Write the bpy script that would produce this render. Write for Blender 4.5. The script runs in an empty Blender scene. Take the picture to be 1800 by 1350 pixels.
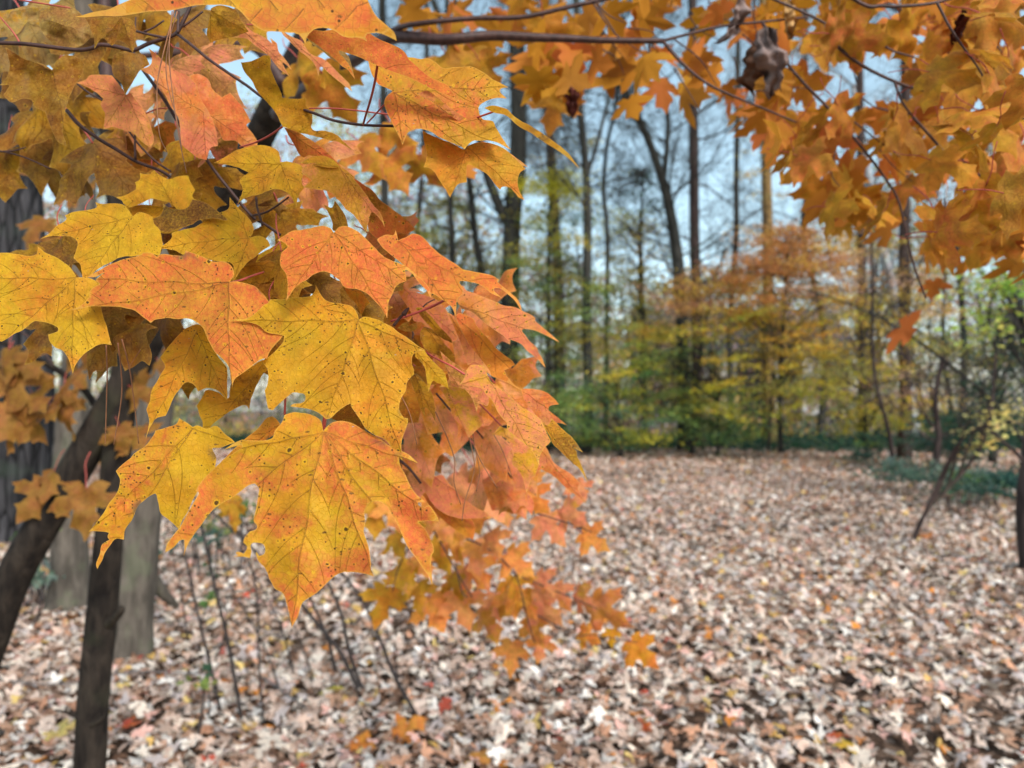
import bpy, math, random
import numpy as np
from mathutils import Vector, Matrix, noise
from mathutils.geometry import delaunay_2d_cdt
random.seed(7); rng = np.random.default_rng(7)
S = bpy.context.scene
COL = S.collection
F = 1350.0
CAMZ = 1.5
PITCH = math.atan(45 / F)
cp, sp_ = math.cos(PITCH), math.sin(PITCH)

def W(px, py, d):
    """point seen at photo pixel (px,py), d metres in front of the lens"""
    x = (px - 900) / F * d; u = (675 - py) / F * d
    return np.array([x, d * cp - u * sp_, CAMZ + d * sp_ + u * cp])
def Wn(px, py, d):
    x = (px - 900) / F * d; u = (675 - py) / F * d
    return np.stack([x, d * cp - u * sp_, CAMZ + d * sp_ + u * cp], -1)
def G(px, py, z=0.0):
    a = W(px, py, 1.0) - np.array([0, 0, CAMZ])
    t = (z - CAMZ) / a[2]
    return np.array([0, 0, CAMZ]) + a * t

# ---------------------------------------------------------------- materials
def new_mat(name):
    m = bpy.data.materials.new(name); m.use_nodes = True
    m.node_tree.nodes.clear()
    return m, m.node_tree
class NT:
    def __init__(s, nt): s.nt = nt
    def n(s, typ, **kw):
        nd = s.nt.nodes.new(typ)
        for k, v in kw.items():
            if k == 'ins':
                for i, val in v.items():
                    if hasattr(val, 'links') or hasattr(val, 'is_linked'): s.nt.links.new(val, nd.inputs[i])
                    else: nd.inputs[i].default_value = val
            else: setattr(nd, k, v)
        return nd
    def math(s, op, a, b=0.0, c=None, clamp=False):
        nd = s.n('ShaderNodeMath', operation=op, use_clamp=clamp, ins={0: a, 1: b})
        if c is not None:
            if hasattr(c, 'is_linked'): s.nt.links.new(c, nd.inputs[2])
            else: nd.inputs[2].default_value = c
        return nd.outputs[0]
    def mix(s, f, a, b, blend='MIX'):
        nd = s.n('ShaderNodeMix', data_type='RGBA', blend_type=blend)
        for sock, v in ((nd.inputs[0], f), (nd.inputs[6], a), (nd.inputs[7], b)):
            if hasattr(v, 'is_linked'): s.nt.links.new(v, sock)
            else: sock.default_value = v if isinstance(v, (int, float)) else (*v, 1)[:4]
        return nd.outputs[2]
    def step(s, v, lo, hi, o0=0.0, o1=1.0):
        nd = s.n('ShaderNodeMapRange', interpolation_type='SMOOTHSTEP', ins={0: v, 1: lo, 2: hi, 3: o0, 4: o1})
        return nd.outputs[0]
    def vmath(s, op, a, b):
        return s.n('ShaderNodeVectorMath', operation=op, ins={0: a, 1: b}).outputs[0]
    def out(s, sh):
        o = s.n('ShaderNodeOutputMaterial'); s.nt.links.new(sh, o.inputs[0])
def rgb(a, b, c): return (a, b, c)

def leaf_shader(N, col, bump=None, trans=0.35, rough=0.6, spec=0.25):
    b = N.n('ShaderNodeBsdfPrincipled', ins={'Base Color': col, 'Roughness': rough, 'Specular IOR Level': spec})
    t = N.n('ShaderNodeBsdfTranslucent', ins={0: col})
    if bump: N.nt.links.new(bump, b.inputs['Normal']); N.nt.links.new(bump, t.inputs['Normal'])
    m = N.n('ShaderNodeMixShader', ins={0: trans, 1: b.outputs[0], 2: t.outputs[0]})
    return m.outputs[0]

def make_leaf_mat():
    m, nt = new_mat('maple_leaf'); N = NT(nt)
    luv = N.n('ShaderNodeAttribute', attribute_name='luv').outputs['Vector']
    vd = N.n('ShaderNodeAttribute', attribute_name='vd').outputs['Fac']
    ed = N.n('ShaderNodeAttribute', attribute_name='ed').outputs['Fac']
    oi = N.n('ShaderNodeObjectInfo')
    cb = N.n('ShaderNodeAttribute', attribute_type='OBJECT', attribute_name='cb').outputs['Color']
    mx = N.n('ShaderNodeAttribute', attribute_type='OBJECT', attribute_name='mx').outputs['Fac']
    spt = N.n('ShaderNodeAttribute', attribute_type='OBJECT', attribute_name='spt').outputs['Fac']
    r = N.math('MULTIPLY', oi.outputs['Random'], 40.0)
    off = N.n('ShaderNodeCombineXYZ', ins={0: r, 1: r, 2: r}).outputs[0]
    co = N.vmath('ADD', luv, off)
    def noi(scale, det=4.0, ro=0.55, dist=0.0, c=co):
        return N.n('ShaderNodeTexNoise', ins={'Vector': c, 'Scale': scale, 'Detail': det, 'Roughness': ro, 'Distortion': dist}).outputs['Fac']
    n1 = noi(2.0, 9, 0.68, 0.4)
    lo = N.math('SUBTRACT', 0.95, mx); lo = N.math('MULTIPLY_ADD', lo, 0.5, 0.25)
    t = N.n('ShaderNodeMapRange', interpolation_type='SMOOTHSTEP', ins={0: n1, 1: N.math('SUBTRACT', lo, 0.07), 2: N.math('ADD', lo, 0.07)}).outputs[0]
    # blotch retreats beside the veins and the rim, where the blade stays yellow
    t = N.math('MULTIPLY', t, N.step(vd, 0.0, 0.03, 0.85, 1.0))
    t = N.math('MULTIPLY', t, N.step(ed, 0.0, 0.02, 0.7, 1.0))
    base = N.mix(t, oi.outputs['Color'], cb)
    n2 = noi(30, 6, 0.8)
    base = N.mix(N.step(n2, 0.40, 0.62, 0.0, 0.42), base, N.mix(0.5, oi.outputs['Color'], (0.85, 0.5, 0.06)))
    n3 = noi(7, 4, 0.6)
    hs = N.n('ShaderNodeHueSaturation', ins={'Color': base, 'Value': N.step(n3, 0.3, 0.7, 0.84, 1.1), 'Hue': N.step(noi(3.1, 2), 0.3, 0.7, 0.488, 0.512)}).outputs[0]
    # net of finest veins
    ve = N.n('ShaderNodeTexVoronoi', feature='DISTANCE_TO_EDGE', ins={'Vector': co, 'Scale': 34.0}).outputs['Distance']
    net = N.step(ve, 0.0, 0.09, 0.16, 0.0)
    c = N.mix(net, hs, (0.30, 0.13, 0.02))
    # yellow-haloed specks
    v = N.n('ShaderNodeTexVoronoi', feature='F1', ins={'Vector': N.vmath('ADD', co, (3.1, 0, 0)), 'Scale': 15.0})
    sep = N.n('ShaderNodeSeparateColor', ins={0: v.outputs['Color']})
    on = N.math('LESS_THAN', sep.outputs[0], N.math('MULTIPLY', spt, 0.85))
    dd = N.math('ADD', v.outputs['Distance'], N.math('MULTIPLY', N.math('SUBTRACT', noi(70, 3), 0.5), 0.22))
    rad = N.math('MULTIPLY_ADD', N.math('POWER', sep.outputs[1], 3.0), 0.13, 0.03)
    ring = N.math('MULTIPLY', on, N.n('ShaderNodeMapRange', ins={0: dd, 1: N.math('ADD', rad, 0.06), 2: N.math('ADD', rad, 0.18), 3: 0.5, 4: 0.0}).outputs[0])
    dot = N.math('MULTIPLY', on, N.n('ShaderNodeMapRange', ins={0: dd, 1: rad, 2: N.math('ADD', rad, 0.035), 3: 0.95, 4: 0.0}).outputs[0])
    c = N.mix(ring, c, (0.80, 0.48, 0.02)); c = N.mix(dot, c, (0.09, 0.045, 0.012))
    # streaky brown flecks and small grey papery scars
    co2 = N.n('ShaderNodeMapping', ins={0: co, 2: (0, 0, 0.7), 3: (1.0, 2.2, 1.0)}).outputs[0]
    v2 = N.n('ShaderNodeTexVoronoi', feature='F1', ins={'Vector': co2, 'Scale': 9.0})
    s2 = N.n('ShaderNodeSeparateColor', ins={0: v2.outputs['Color']})
    d2 = N.math('ADD', v2.outputs['Distance'], N.math('MULTIPLY', N.math('SUBTRACT', noi(45, 3, .7), 0.5), 0.35))
    fl = N.math('MULTIPLY', N.math('LESS_THAN', s2.outputs[0], N.math('MULTIPLY', spt, 0.8)), N.step(d2, 0.07, 0.14, 0.85, 0.0))
    scar = N.math('MULTIPLY', N.math('GREATER_THAN', s2.outputs[0], 0.90), N.step(d2, 0.03, 0.05, 0.9, 0.0))
    scar = N.math('MULTIPLY', scar, N.math('GREATER_THAN', spt, 0.3))
    v3 = N.n('ShaderNodeTexVoronoi', feature='F1', ins={'Vector': co, 'Scale': 42.0}); s3 = N.n('ShaderNodeSeparateColor', ins={0: v3.outputs['Color']})
    tiny = N.math('MULTIPLY', N.math('LESS_THAN', s3.outputs[0], N.math('MULTIPLY', spt, N.step(noi(4, 2), .42, .68, .03, .85))), N.step(v3.outputs['Distance'], .14, .28, .95, 0.0))
    c = N.mix(tiny, c, (0.07, 0.035, 0.01))
    c = N.mix(fl, c, (0.16, 0.08, 0.02)); c = N.mix(scar, c, (0.46, 0.38, 0.33))
    # veins
    vn = N.step(vd, 0.0003, 0.0034, 1.0, 0.0)
    c = N.mix(N.math('MULTIPLY', vn, N.step(noi(5, 3), .3, .65, .28, .75)), c, (0.13, 0.05, 0.015))
    # dry rim, blackened tips
    rim = N.step(ed, 0.001, 0.006, 0.38, 0.0)
    c = N.mix(rim, c, (0.78, 0.48, 0.10))
    et = N.math('MULTIPLY', N.step(noi(2.6, 4, .6, 0.3, N.vmath('ADD', co, (7, 7, 0))), 0.60, 0.68, 0.0, 0.8), N.step(ed, 0.0, 0.05, 1.0, 0.0))
    c = N.mix(N.math('MULTIPLY', et, spt), c, (0.12, 0.085, 0.05))
    h = N.math('SUBTRACT', N.math('MULTIPLY', n3, 0.6), N.math('MULTIPLY', N.step(vd, 0.0, 0.012, 1.0, 0.0), 0.30))
    h = N.math('SUBTRACT', h, N.math('MULTIPLY', net, 0.5))
    bp = N.n('ShaderNodeBump', ins={'Strength': 0.8, 'Distance': 0.0018, 'Height': h}).outputs[0]
    N.out(leaf_shader(N, c, bp, 0.38, 0.55, 0.16))
    return m
M_LEAF = make_leaf_mat()

def col_leaf_mat(name, trans=0.4, rough=0.7):
    m, nt = new_mat(name); N = NT(nt)
    c = N.n('ShaderNodeAttribute', attribute_name='col').outputs['Color']
    N.out(leaf_shader(N, c, None, trans, rough, 0.2)); return m
M_FOL = col_leaf_mat('tree_foliage', 0.45)
M_LIT = col_leaf_mat('fallen_leaves', 0.12, 0.75)

def bark_mat(name, c1, c2, scale=6.0, strength=0.7, stretch=0.18, crack=0.6):
    m, nt = new_mat(name); N = NT(nt)
    tc = N.n('ShaderNodeTexCoord').outputs['Object']
    mp = N.n('ShaderNodeMapping', ins={0: tc, 3: (1, 1, stretch)}).outputs[0]
    n = N.n('ShaderNodeTexNoise', ins={'Vector': mp, 'Scale': scale, 'Detail': 8.0, 'Roughness': 0.65, 'Distortion': 0.5}).outputs['Fac']
    v = N.n('ShaderNodeTexVoronoi', feature='DISTANCE_TO_EDGE', ins={'Vector': mp, 'Scale': scale * 1.6}).outputs['Distance']
    n2 = N.n('ShaderNodeTexNoise', ins={'Vector': tc, 'Scale': scale * 0.35, 'Detail': 4.0}).outputs['Fac']
    c = N.mix(N.step(n, 0.3, 0.7), c1, c2)
    c = N.mix(N.step(v, 0.0, 0.12, crack, 0.0), c, tuple(x * 0.35 for x in c1))
    c = N.mix(N.step(n2, 0.55, 0.7, 0.0, 0.35), c, (c2[0] * .8, c2[1] * 1.15, c2[2] * .8))
    h = N.math('ADD', N.math('MULTIPLY', n, 0.6), N.math('MULTIPLY', N.step(v, 0.0, 0.25), crack))
    bp = N.n('ShaderNodeBump', ins={'Strength': strength, 'Distance': 0.02, 'Height': h}).outputs[0]
    b = N.n('ShaderNodeBsdfPrincipled', ins={'Base Color': c, 'Roughness': 0.85, 'Specular IOR Level': 0.2, 'Normal': bp})
    N.out(b.outputs[0]); return m
M_BARK_DARK = bark_mat('dark_maple_bark', (0.009, 0.007, 0.006), (0.045, 0.035, 0.026), 26, 0.55, 0.4, 0.12)
M_BARK_OAK = bark_mat('furrowed_bark', (0.010, 0.010, 0.011), (0.070, 0.068, 0.072), 7, 1.0, 0.16, 0.95)
M_BARK_GREY = bark_mat('smooth_grey_bark', (0.060, 0.052, 0.042), (0.16, 0.138, 0.112), 18, 0.35, 0.25, 0.08)
M_BARK_FOREST = bark_mat('forest_bark', (0.018, 0.019, 0.017), (0.065, 0.064, 0.056), 3, 0.9)
M_BARK_BROWN = bark_mat('brown_bark', (0.035, 0.024, 0.022), (0.085, 0.060, 0.055), 4, 0.8)
M_BARK_PALE = bark_mat('pale_bark', (0.30, 0.31, 0.33), (0.60, 0.62, 0.64), 3, 0.4)

def plain(name, c, rough=0.7, spec=0.3, nscale=40, var=0.35):
    m, nt = new_mat(name); N = NT(nt)
    tc = N.n('ShaderNodeTexCoord').outputs['Object']
    n = N.n('ShaderNodeTexNoise', ins={'Vector': tc, 'Scale': float(nscale), 'Detail': 4.0}).outputs['Fac']
    cc = N.mix(N.step(n, 0.3, 0.7), tuple(x * (1 - var) for x in c), tuple(min(1, x * (1 + var)) for x in c))
    b = N.n('ShaderNodeBsdfPrincipled', ins={'Base Color': cc, 'Roughness': rough, 'Specular IOR Level': spec})
    N.out(b.outputs[0]); return m
M_TWIG = plain('maple_twig', (0.060, 0.028, 0.022), 0.55, 0.4, 120)
M_STALK = plain('red_leaf_stalk', (0.42, 0.075, 0.055), 0.5, 0.4, 60, 0.25)
M_NEEDLE = plain('dry_pine_needle', (0.28, 0.12, 0.05), 0.5, 0.4, 90)
M_SHRUBST = plain('dark_shrub_stem', (0.045, 0.038, 0.036), 0.8, 0.2, 40)
M_DEADOAK = plain('dead_grey_leaf', (0.20, 0.15, 0.135), 0.85, 0.1, 28, 0.55)
M_DEADRED = plain('dead_maroon_leaf', (0.085, 0.022, 0.016), 0.7, 0.2, 60, 0.5)

# ---------------------------------------------------------------- mesh helpers
def link(o, parent=None):
    COL.objects.link(o)
    if parent is not None:
        o.parent = parent
        o.matrix_parent_inverse = Matrix.Translation(-Vector(parent_loc(parent)))
    return o
def parent_loc(p):
    return p.location.copy()   # every object here is placed in world coordinates
def mesh_np(name, V, Fc, mat, parent=None, col=None, smooth=True, origin=None, mats=None, midx=None):
    V = np.asarray(V, dtype=np.float32); org = None
    if origin is None: origin = V.mean(0) if len(V) else np.zeros(3)
    origin = np.asarray(origin, dtype=np.float32)
    me = bpy.data.meshes.new(name)
    Vl = V - origin
    me.vertices.add(len(V)); me.vertices.foreach_set('co', Vl.ravel())
    if isinstance(Fc, np.ndarray):
        k = Fc.shape[1]; nf = len(Fc)
        me.loops.add(nf * k); me.loops.foreach_set('vertex_index', Fc.astype(np.int32).ravel())
        me.polygons.add(nf); me.polygons.foreach_set('loop_start', np.arange(0, nf * k, k, dtype=np.int32))
    else:
        nf = len(Fc); flat = [i for f in Fc for i in f]; st = np.cumsum([0] + [len(f) for f in Fc[:-1]]).astype(np.int32)
        me.loops.add(len(flat)); me.loops.foreach_set('vertex_index', np.array(flat, dtype=np.int32))
        me.polygons.add(nf); me.polygons.foreach_set('loop_start', st)
    me.polygons.foreach_set('use_smooth', np.full(nf, smooth))
    me.update(calc_edges=True)
    for mm in (mats or [mat]): me.materials.append(mm)
    if midx is not None: me.polygons.foreach_set('material_index', np.asarray(midx, dtype=np.int32))
    if col is not None:
        a = me.color_attributes.new('col', 'FLOAT_COLOR', 'POINT')
        c4 = np.ones((len(V), 4), dtype=np.float32); c4[:, :3] = col
        a.data.foreach_set('color', c4.ravel())
    o = bpy.data.objects.new(name, me); o.location = Vector(origin.tolist())
    link(o, parent)
    return o
def thing(name, loc, label, cat, group=None):
    o = bpy.data.objects.new(name, None); o.empty_display_size = 0.1
    COL.objects.link(o); o.location = Vector([float(x) for x in loc])
    tag(o, label, cat, group); return o
def tag(o, label=None, cat=None, group=None, kind=None):
    if label: o['label'] = label
    if cat: o['category'] = cat
    if group: o['group'] = group
    if kind: o['kind'] = kind
    return o

def tube(pts, rad, sides=6, bump=0.0, seed=0, cap=True, flare=None):
    """returns V, F(list) for a tube through pts"""
    pts = np.asarray(pts, float); n = len(pts); rad = np.broadcast_to(np.asarray(rad, float), (n,))
    t = np.gradient(pts, axis=0); t /= np.linalg.norm(t, axis=1)[:, None] + 1e-12
    up = np.array([0.0, 0.0, 1.0]) if abs(t[0][2]) < 0.9 else np.array([1.0, 0, 0])
    V = []; a = np.cross(t[0], up); a /= np.linalg.norm(a)
    ang = np.arange(sides) / sides * 2 * math.pi
    for i in range(n):
        a = a - t[i] * np.dot(a, t[i]); a /= np.linalg.norm(a) + 1e-12
        b = np.cross(t[i], a)
        r = np.full(sides, rad[i])
        if bump:
            for k in range(sides):
                q = Vector((math.cos(ang[k]) * 2.2 + seed, math.sin(ang[k]) * 2.2, pts[i][2] * 1.3 / max(rad.max(), .02) * .12 + seed))
                r[k] *= 1 + bump * noise.noise(q) + bump * .5 * noise.noise(q * 3.1)
        if flare is not None and flare[i]:
            r = r * (1 + flare[i] * (0.6 + 0.4 * np.cos(ang * 4 + seed)))
        V.append(pts[i] + np.outer(np.cos(ang) * r, a) + np.outer(np.sin(ang) * r, b))
    V = np.concatenate(V); Fc = []
    for i in range(n - 1):
        for k in range(sides):
            k2 = (k + 1) % sides
            Fc.append((i * sides + k, i * sides + k2, (i + 1) * sides + k2, (i + 1) * sides + k))
    if cap:
        Fc.append(tuple(range(sides))[::-1]); Fc.append(tuple((n - 1) * sides + k for k in range(sides)))
    return V, Fc
def join(parts):
    V = []; Fc = []; o = 0
    for v, f in parts:
        V.append(v); Fc += [tuple(i + o for i in q) for q in f]; o += len(v)
    return np.concatenate(V), Fc
def spline(P, n=8):
    """Catmull-Rom through rows of P"""
    P = np.asarray(P, float)
    if len(P) < 3: return np.stack([P[0] + (P[-1] - P[0]) * t for t in np.linspace(0, 1, n)])
    Q = np.vstack([2 * P[0] - P[1], P, 2 * P[-1] - P[-2]]); out = []
    for i in range(1, len(Q) - 2):
        p0, p1, p2, p3 = Q[i - 1], Q[i], Q[i + 1], Q[i + 2]
        for t in np.arange(n) / n:
            out.append(0.5 * (2 * p1 + (p2 - p0) * t + (2 * p0 - 5 * p1 + 4 * p2 - p3) * t * t + (3 * p1 - p0 - 3 * p2 + p3) * t ** 3))
    out.append(P[-1]); return np.array(out)
def pxtube(pts, w0, w1, d, sides=7, n=6, bump=0.0, seed=0, flare=None):
    """pts photo pixels, widths in photo pixels, d depth or list of depths"""
    P = np.array([p[:2] for p in pts], float); d = np.broadcast_to(np.asarray(d, float), (len(P),))
    A = spline(np.column_stack([P, d]), n)
    X = Wn(A[:, 0], A[:, 1], A[:, 2]); r = np.linspace(w0, w1, len(A)) / 2 * A[:, 2] / F
    return tube(X, r, sides, bump, seed, True, None if flare is None else np.interp(np.arange(len(A)) / n, np.arange(len(flare)), flare))

# ---------------------------------------------------------------- leaf blades
REG = {'A': (0, 0, 3), 'B': (400, 0, 3), 'C': (0, 350, 3), 'D': (400, 350, 3), 'E': (100, 700, 2.5714), 'F': (600, 700, 2.5714),
       'G': (0, 850, 2.5714), 'H': (600, 500, 6), 'J': (640, 850, 3.3333), 'K': (700, 650, 5.1428), 'M': (0, 200, 6), 'N': (0, 550, 3.373), 'X': (0, 0, 1)}
def parse(reg, s):
    ox, oy, k = REG[reg]; out = []
    for tok in s.split():
        f = ''
        if tok[-1] in '!*': f = tok[-1]; tok = tok[:-1]
        x, y = tok.split(','); out.append((float(x) / k + ox, float(y) / k + oy, f))
    return out
def inside(P, X):
    Q = np.roll(P, 1, 0); r = np.zeros(len(X), bool)
    for i in range(0, len(X), 4000):
        x = X[i:i + 4000, 0][:, None]; y = X[i:i + 4000, 1][:, None]
        with np.errstate(divide='ignore', invalid='ignore'):
            c = ((P[:, 1] > y) != (Q[:, 1] > y)) & (x < (Q[:, 0] - P[:, 0]) * (y - P[:, 1]) / (Q[:, 1] - P[:, 1]) + P[:, 0])
        r[i:i + 4000] = c.sum(1) % 2 == 1
    return r
def segdist(X, A, B):
    ab = B - A; l2 = (ab ** 2).sum(1) + 1e-9; out = np.empty(len(X))
    for i in range(0, len(X), 3000):
        x = X[i:i + 3000]; r = x[:, None, :] - A[None]; t = np.clip((r * ab).sum(2) / l2, 0, 1); out[i:i + 3000] = np.sqrt(((r - t[..., None] * ab) ** 2).sum(2).min(1))
    return out
def blade(pts, P, res=42):
    """pts [(x,y,flag)], P junction; returns 2D verts, faces, luv, vd, ed, mainvein distance, L"""
    rs = random.Random(int(P[0] * 7 + P[1]))
    P = np.array(P, float); raw = np.array([p[:2] for p in pts]); tips = [np.array(p[:2]) for p in pts if p[2] == '*']
    if not tips: tips = [max(raw, key=lambda q: np.hypot(*(q - P)))]
    L = max(np.hypot(*(t - P)) for t in tips); h = L / res
    n = len(pts); cs = [i for i in range(n) if pts[i][2]]
    if not cs: cs = [0]
    out = []
    for a, b in zip(cs, cs[1:] + [cs[0] + n]):
        run = np.array([raw[i % n] for i in range(a, b + 1)])
        if len(run) > 2: run = spline(run, 6)
        seg = np.hypot(*np.diff(run, axis=0).T); s = np.concatenate([[0], np.cumsum(seg)]); m = max(1, int(s[-1] / (h * 0.8)))
        q = np.linspace(0, s[-1], m + 1)[:-1]; out.append(np.column_stack([np.interp(q, s, run[:, 0]), np.interp(q, s, run[:, 1])]))
    O = np.concatenate(out)
    wob = np.array([[noise.noise(Vector((p[0] / L * 14, p[1] / L * 14, 1.0))), noise.noise(Vector((p[0] / L * 14, p[1] / L * 14, 9.0)))] for p in O])
    O = O + wob * L * 0.006
    veins = []   # (polyline, half width)
    for t in tips:
        v = t - P; l = np.hypot(*v); nrm = np.array([-v[1], v[0]]) / l
        bend = rs.uniform(-.04, .04) * l; q = np.linspace(0, 1, max(5, int(l / (h * .8))))[:, None]
        q = q[:-1] if True else q
        pl = P + v * q + nrm * bend * 4 * q * (1 - q) * .5 + nrm * l * .006 * np.sin(q * 17 + P[0])
        veins.append((pl, l, True))
    mains = [v[0] for v in veins]
    for mi, (pl, l, _) in enumerate(list(veins)):
        if l < 0.3 * L: continue
        ss = [.16, .30, .44, .58, .72, .84] if l > .6 * L else [.3, .55, .78]
        for side in (-1, 1):
            for s in ss:
                s = s + rs.uniform(-.04, .04) + side * .03; i = min(len(pl) - 2, int(s * len(pl))); p = pl[i].copy()
                tg = pl[i + 1] - pl[i]; a = math.atan2(tg[1], tg[0]); a0 = a + side * math.radians(rs.uniform(42, 56)); path = [p]
                for k in range(int(.42 * L / (h * .9))):
                    a1 = a0 - side * math.radians(22) * min(1, k * h / (.25 * L)); p = p + np.array([math.cos(a1), math.sin(a1)]) * h * .9
                    d_own = segdist(p[None], pl[:-1], pl[1:])[0]
                    if not inside(O, p[None])[0]: break
                    if any(j != mi and segdist(p[None], o[:-1], o[1:])[0] < d_own * .95 for j, o in enumerate(mains)) and k > 2: break
                    path.append(p)
                if len(path) > 3: veins.append((np.array(path), len(path) * h * .9, False))
    A = []; B = []; w = []
    pts2 = [O]; edges = [(i, (i + 1) % len(O)) for i in range(len(O))]; o = len(O)
    for pl, l, main in veins:
        ok = inside(O, pl) | (np.arange(len(pl)) == 0); idx = [];
        for i, pnt in enumerate(pl):
            if ok[i]: idx.append(o + len(idx)) ; pts2.append(pnt[None])
            elif i > 2: break
        kk = len(idx)
        edges += [(idx[i], idx[i + 1]) for i in range(kk - 1)]; o += kk
        for i in range(len(pl) - 1):
            A.append(pl[i]); B.append(pl[i + 1]); f = 1 - .75 * i / len(pl); w.append((1.0 if main else .30) * f + (.12 if main else .08))
    A = np.array(A); B = np.array(B); w = np.array(w)
    mn, mx = O.min(0), O.max(0)
    gx, gy = np.meshgrid(np.arange(mn[0], mx[0], h), np.arange(mn[1], mx[1], h * .87)); gx[::2] += h / 2
    Gp = np.column_stack([gx.ravel(), gy.ravel()]) + rng.uniform(-.15, .15, (gx.size, 2)) * h
    Gp = Gp[inside(O, Gp)]
    ev = segdist(Gp, O, np.roll(O, -1, 0)); vv = segdist(Gp, A, B)
    Gp = Gp[(ev > h * .5) & (vv > h * .45)]
    # ring of points close to each vein keeps the line crisp
    pts2.append(Gp); X = np.concatenate(pts2)
    for it in range(3):
        r = delaunay_2d_cdt([Vector(p.tolist()) for p in X], edges, [], 0, 1e-4, False)
        V = np.array([[v[0], v[1]] for v in r[0]]); Fc = np.array([f for f in r[2] if len(f) == 3])
        cen = V[Fc].mean(1); ok = inside(O, cen); Fc = Fc[ok]; cen = cen[ok]
        if it == 2: break
        dv = segdist(V, A, B); bad = (dv[Fc].max(1) < h * .05); q = cen[bad]; q = q[segdist(q, A, B) > h * .07] if len(q) else q
        if not len(q): break
        X = np.vstack([X, q])
    used = np.unique(Fc); remap = -np.ones(len(V), int); remap[used] = np.arange(len(used)); V = V[used]; Fc = remap[Fc]
    ed = segdist(V, O, np.roll(O, -1, 0)) / L
    vd = np.full(len(V), 1e9)
    for a, b, ww in zip(A, B, w):
        ab = b - a; t = np.clip(((V - a) @ ab) / (ab @ ab + 1e-9), 0, 1); vd = np.minimum(vd, np.hypot(*(V - a - t[:, None] * ab).T) / L / ww)
    mv = np.full(len(V), 1e9)
    for m_ in mains: mv = np.minimum(mv, segdist(V, m_[:-1], m_[1:]) / L)
    luv = np.zeros((len(V), 3)); luv[:, :2] = (V - P) / L
    return V, Fc, luv, vd, ed, mv, L
def leaf_obj_from(name, X, Fc, luv, vd, ed, origin, parent, mats=None, midx=None):
    o = mesh_np(name, X, Fc, M_LEAF, parent, origin=origin, mats=mats, midx=midx); me = o.data
    a = me.attributes.new('luv', 'FLOAT_VECTOR', 'POINT'); a.data.foreach_set('vector', np.asarray(luv, dtype=np.float32).ravel())
    for nm, arr in (('vd', vd), ('ed', ed)):
        a = me.attributes.new(nm, 'FLOAT', 'POINT'); a.data.foreach_set('value', np.asarray(arr, dtype=np.float32))
    return o
def paint(o, ca, cb, mx=.5, spt=.5):
    o.color = (*ca, 1); o['cb'] = [float(x) for x in cb]; o['mx'] = float(mx); o['spt'] = float(spt)
    return o
YE = (0.63, 0.325, 0.014); OR = (0.68, 0.165, 0.040); SA = (0.72, 0.23, 0.10); GO = (0.52, 0.245, 0.014); TA = (0.26, 0.125, 0.034)
BR = (0.17, 0.07, 0.016); PT = (0.44, 0.29, 0.10); DG = (0.28, 0.115, 0.012); RE = (0.55, 0.10, 0.04); OY = (0.66, 0.235, 0.020)
# ================================================================ the sharp foreground branch
fg = thing('maple_branch', W(0, 75, .55), 'maple branch in sharp focus bearing large yellow and orange leaves on dark twigs', 'maple branch')
def traced(reg, P, s, d, gx, gy, ca, cb, mx=.5, spt=.5, fold=.05, rough=.012, label=None, res=42, curl=0.0, parent=None):
    pts = parse(reg, s); ox, oy, k = REG[reg]; Pp = np.array([P[0] / k + ox, P[1] / k + oy])
    V, Fc, luv, vd, ed, mv, L = blade(pts, Pp, res)
    dx, dy = (V - Pp).T / F
    Z = d / (1 - gx * dx - gy * dy)
    Lw = L / F * d; sd = Pp[0] * .13
    nz = np.array([noise.noise(Vector((l[0] * 2.3 + sd, l[1] * 2.3, sd))) + .35 * noise.noise(Vector((l[0] * 7 + sd, l[1] * 7, sd))) for l in luv])
    r2 = (luv ** 2).sum(1)
    Z = Z + Lw * (fold * np.minimum(mv, .25) * 4 * 1.0 - fold + rough * 3 * nz + curl * r2)
    X = Wn(V[:, 0], V[:, 1], Z)
    o = leaf_obj_from('leaf', X, Fc, luv, vd, ed, W(Pp[0], Pp[1], d), parent or fg)
    if label: o['label'] = label
    return paint(o, ca, cb, mx, spt)
T = traced
lf = {}
lf['hero'] = T('E', (1205, 152), "1205,150! 1190,100 1150,76 1080,63 1030,75! 1020,105 985,150 975,178 940,190 890,190 838,188! 800,205 756,233* 830,212 838,222! 800,245 740,290 710,315 670,360 630,408 626,420! 640,432 612,480 590,520 570,560 535,610 500,660 487,700* 530,668 556,642 576,640! 577,680 574,714! 588,665 610,632 640,590 670,545 700,510 740,480 790,450 830,420 870,392 895,384! 912,408 908,440 905,480 895,520 890,552 906,572 900,592 872,600! 850,628 842,652! 862,672 845,700! 818,690 808,700 820,708! 797,716! 840,716 872,724! 880,690 876,662 895,652 930,662 944,684 938,706 915,712! 902,692 900,705 912,738 940,770 970,830 985,862 1020,885 1045,940 1055,990 1064,1035* 1076,1010 1092,980 1102,945 1115,920 1165,885 1210,845 1250,805 1290,787 1340,785 1385,795 1433,807* 1420,775! 1420,740 1410,690 1400,640 1388,600 1394,560 1390,515 1400,485 1420,468 1450,466 1475,475 1505,510 1540,570 1575,650 1600,690 1645,750 1672,795 1697,845* 1690,770 1690,720 1704,690! 1700,660 1668,600 1650,580 1632,564! 1690,555 1728,558* 1715,520 1685,483 1655,492 1632,482 1630,468! 1662,466! 1620,430 1590,380 1560,320 1548,280 1552,262 1590,278 1632,290* 1600,262 1560,240 1500,212 1440,172 1400,150 1345,118 1300,105 1250,107 1224,125",
     .372, -.10, -.42, YE, OR, .52, .95, .07, .018, 'large yellow orange leaf hanging lowest, ragged hole at its left edge', 64)
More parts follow.
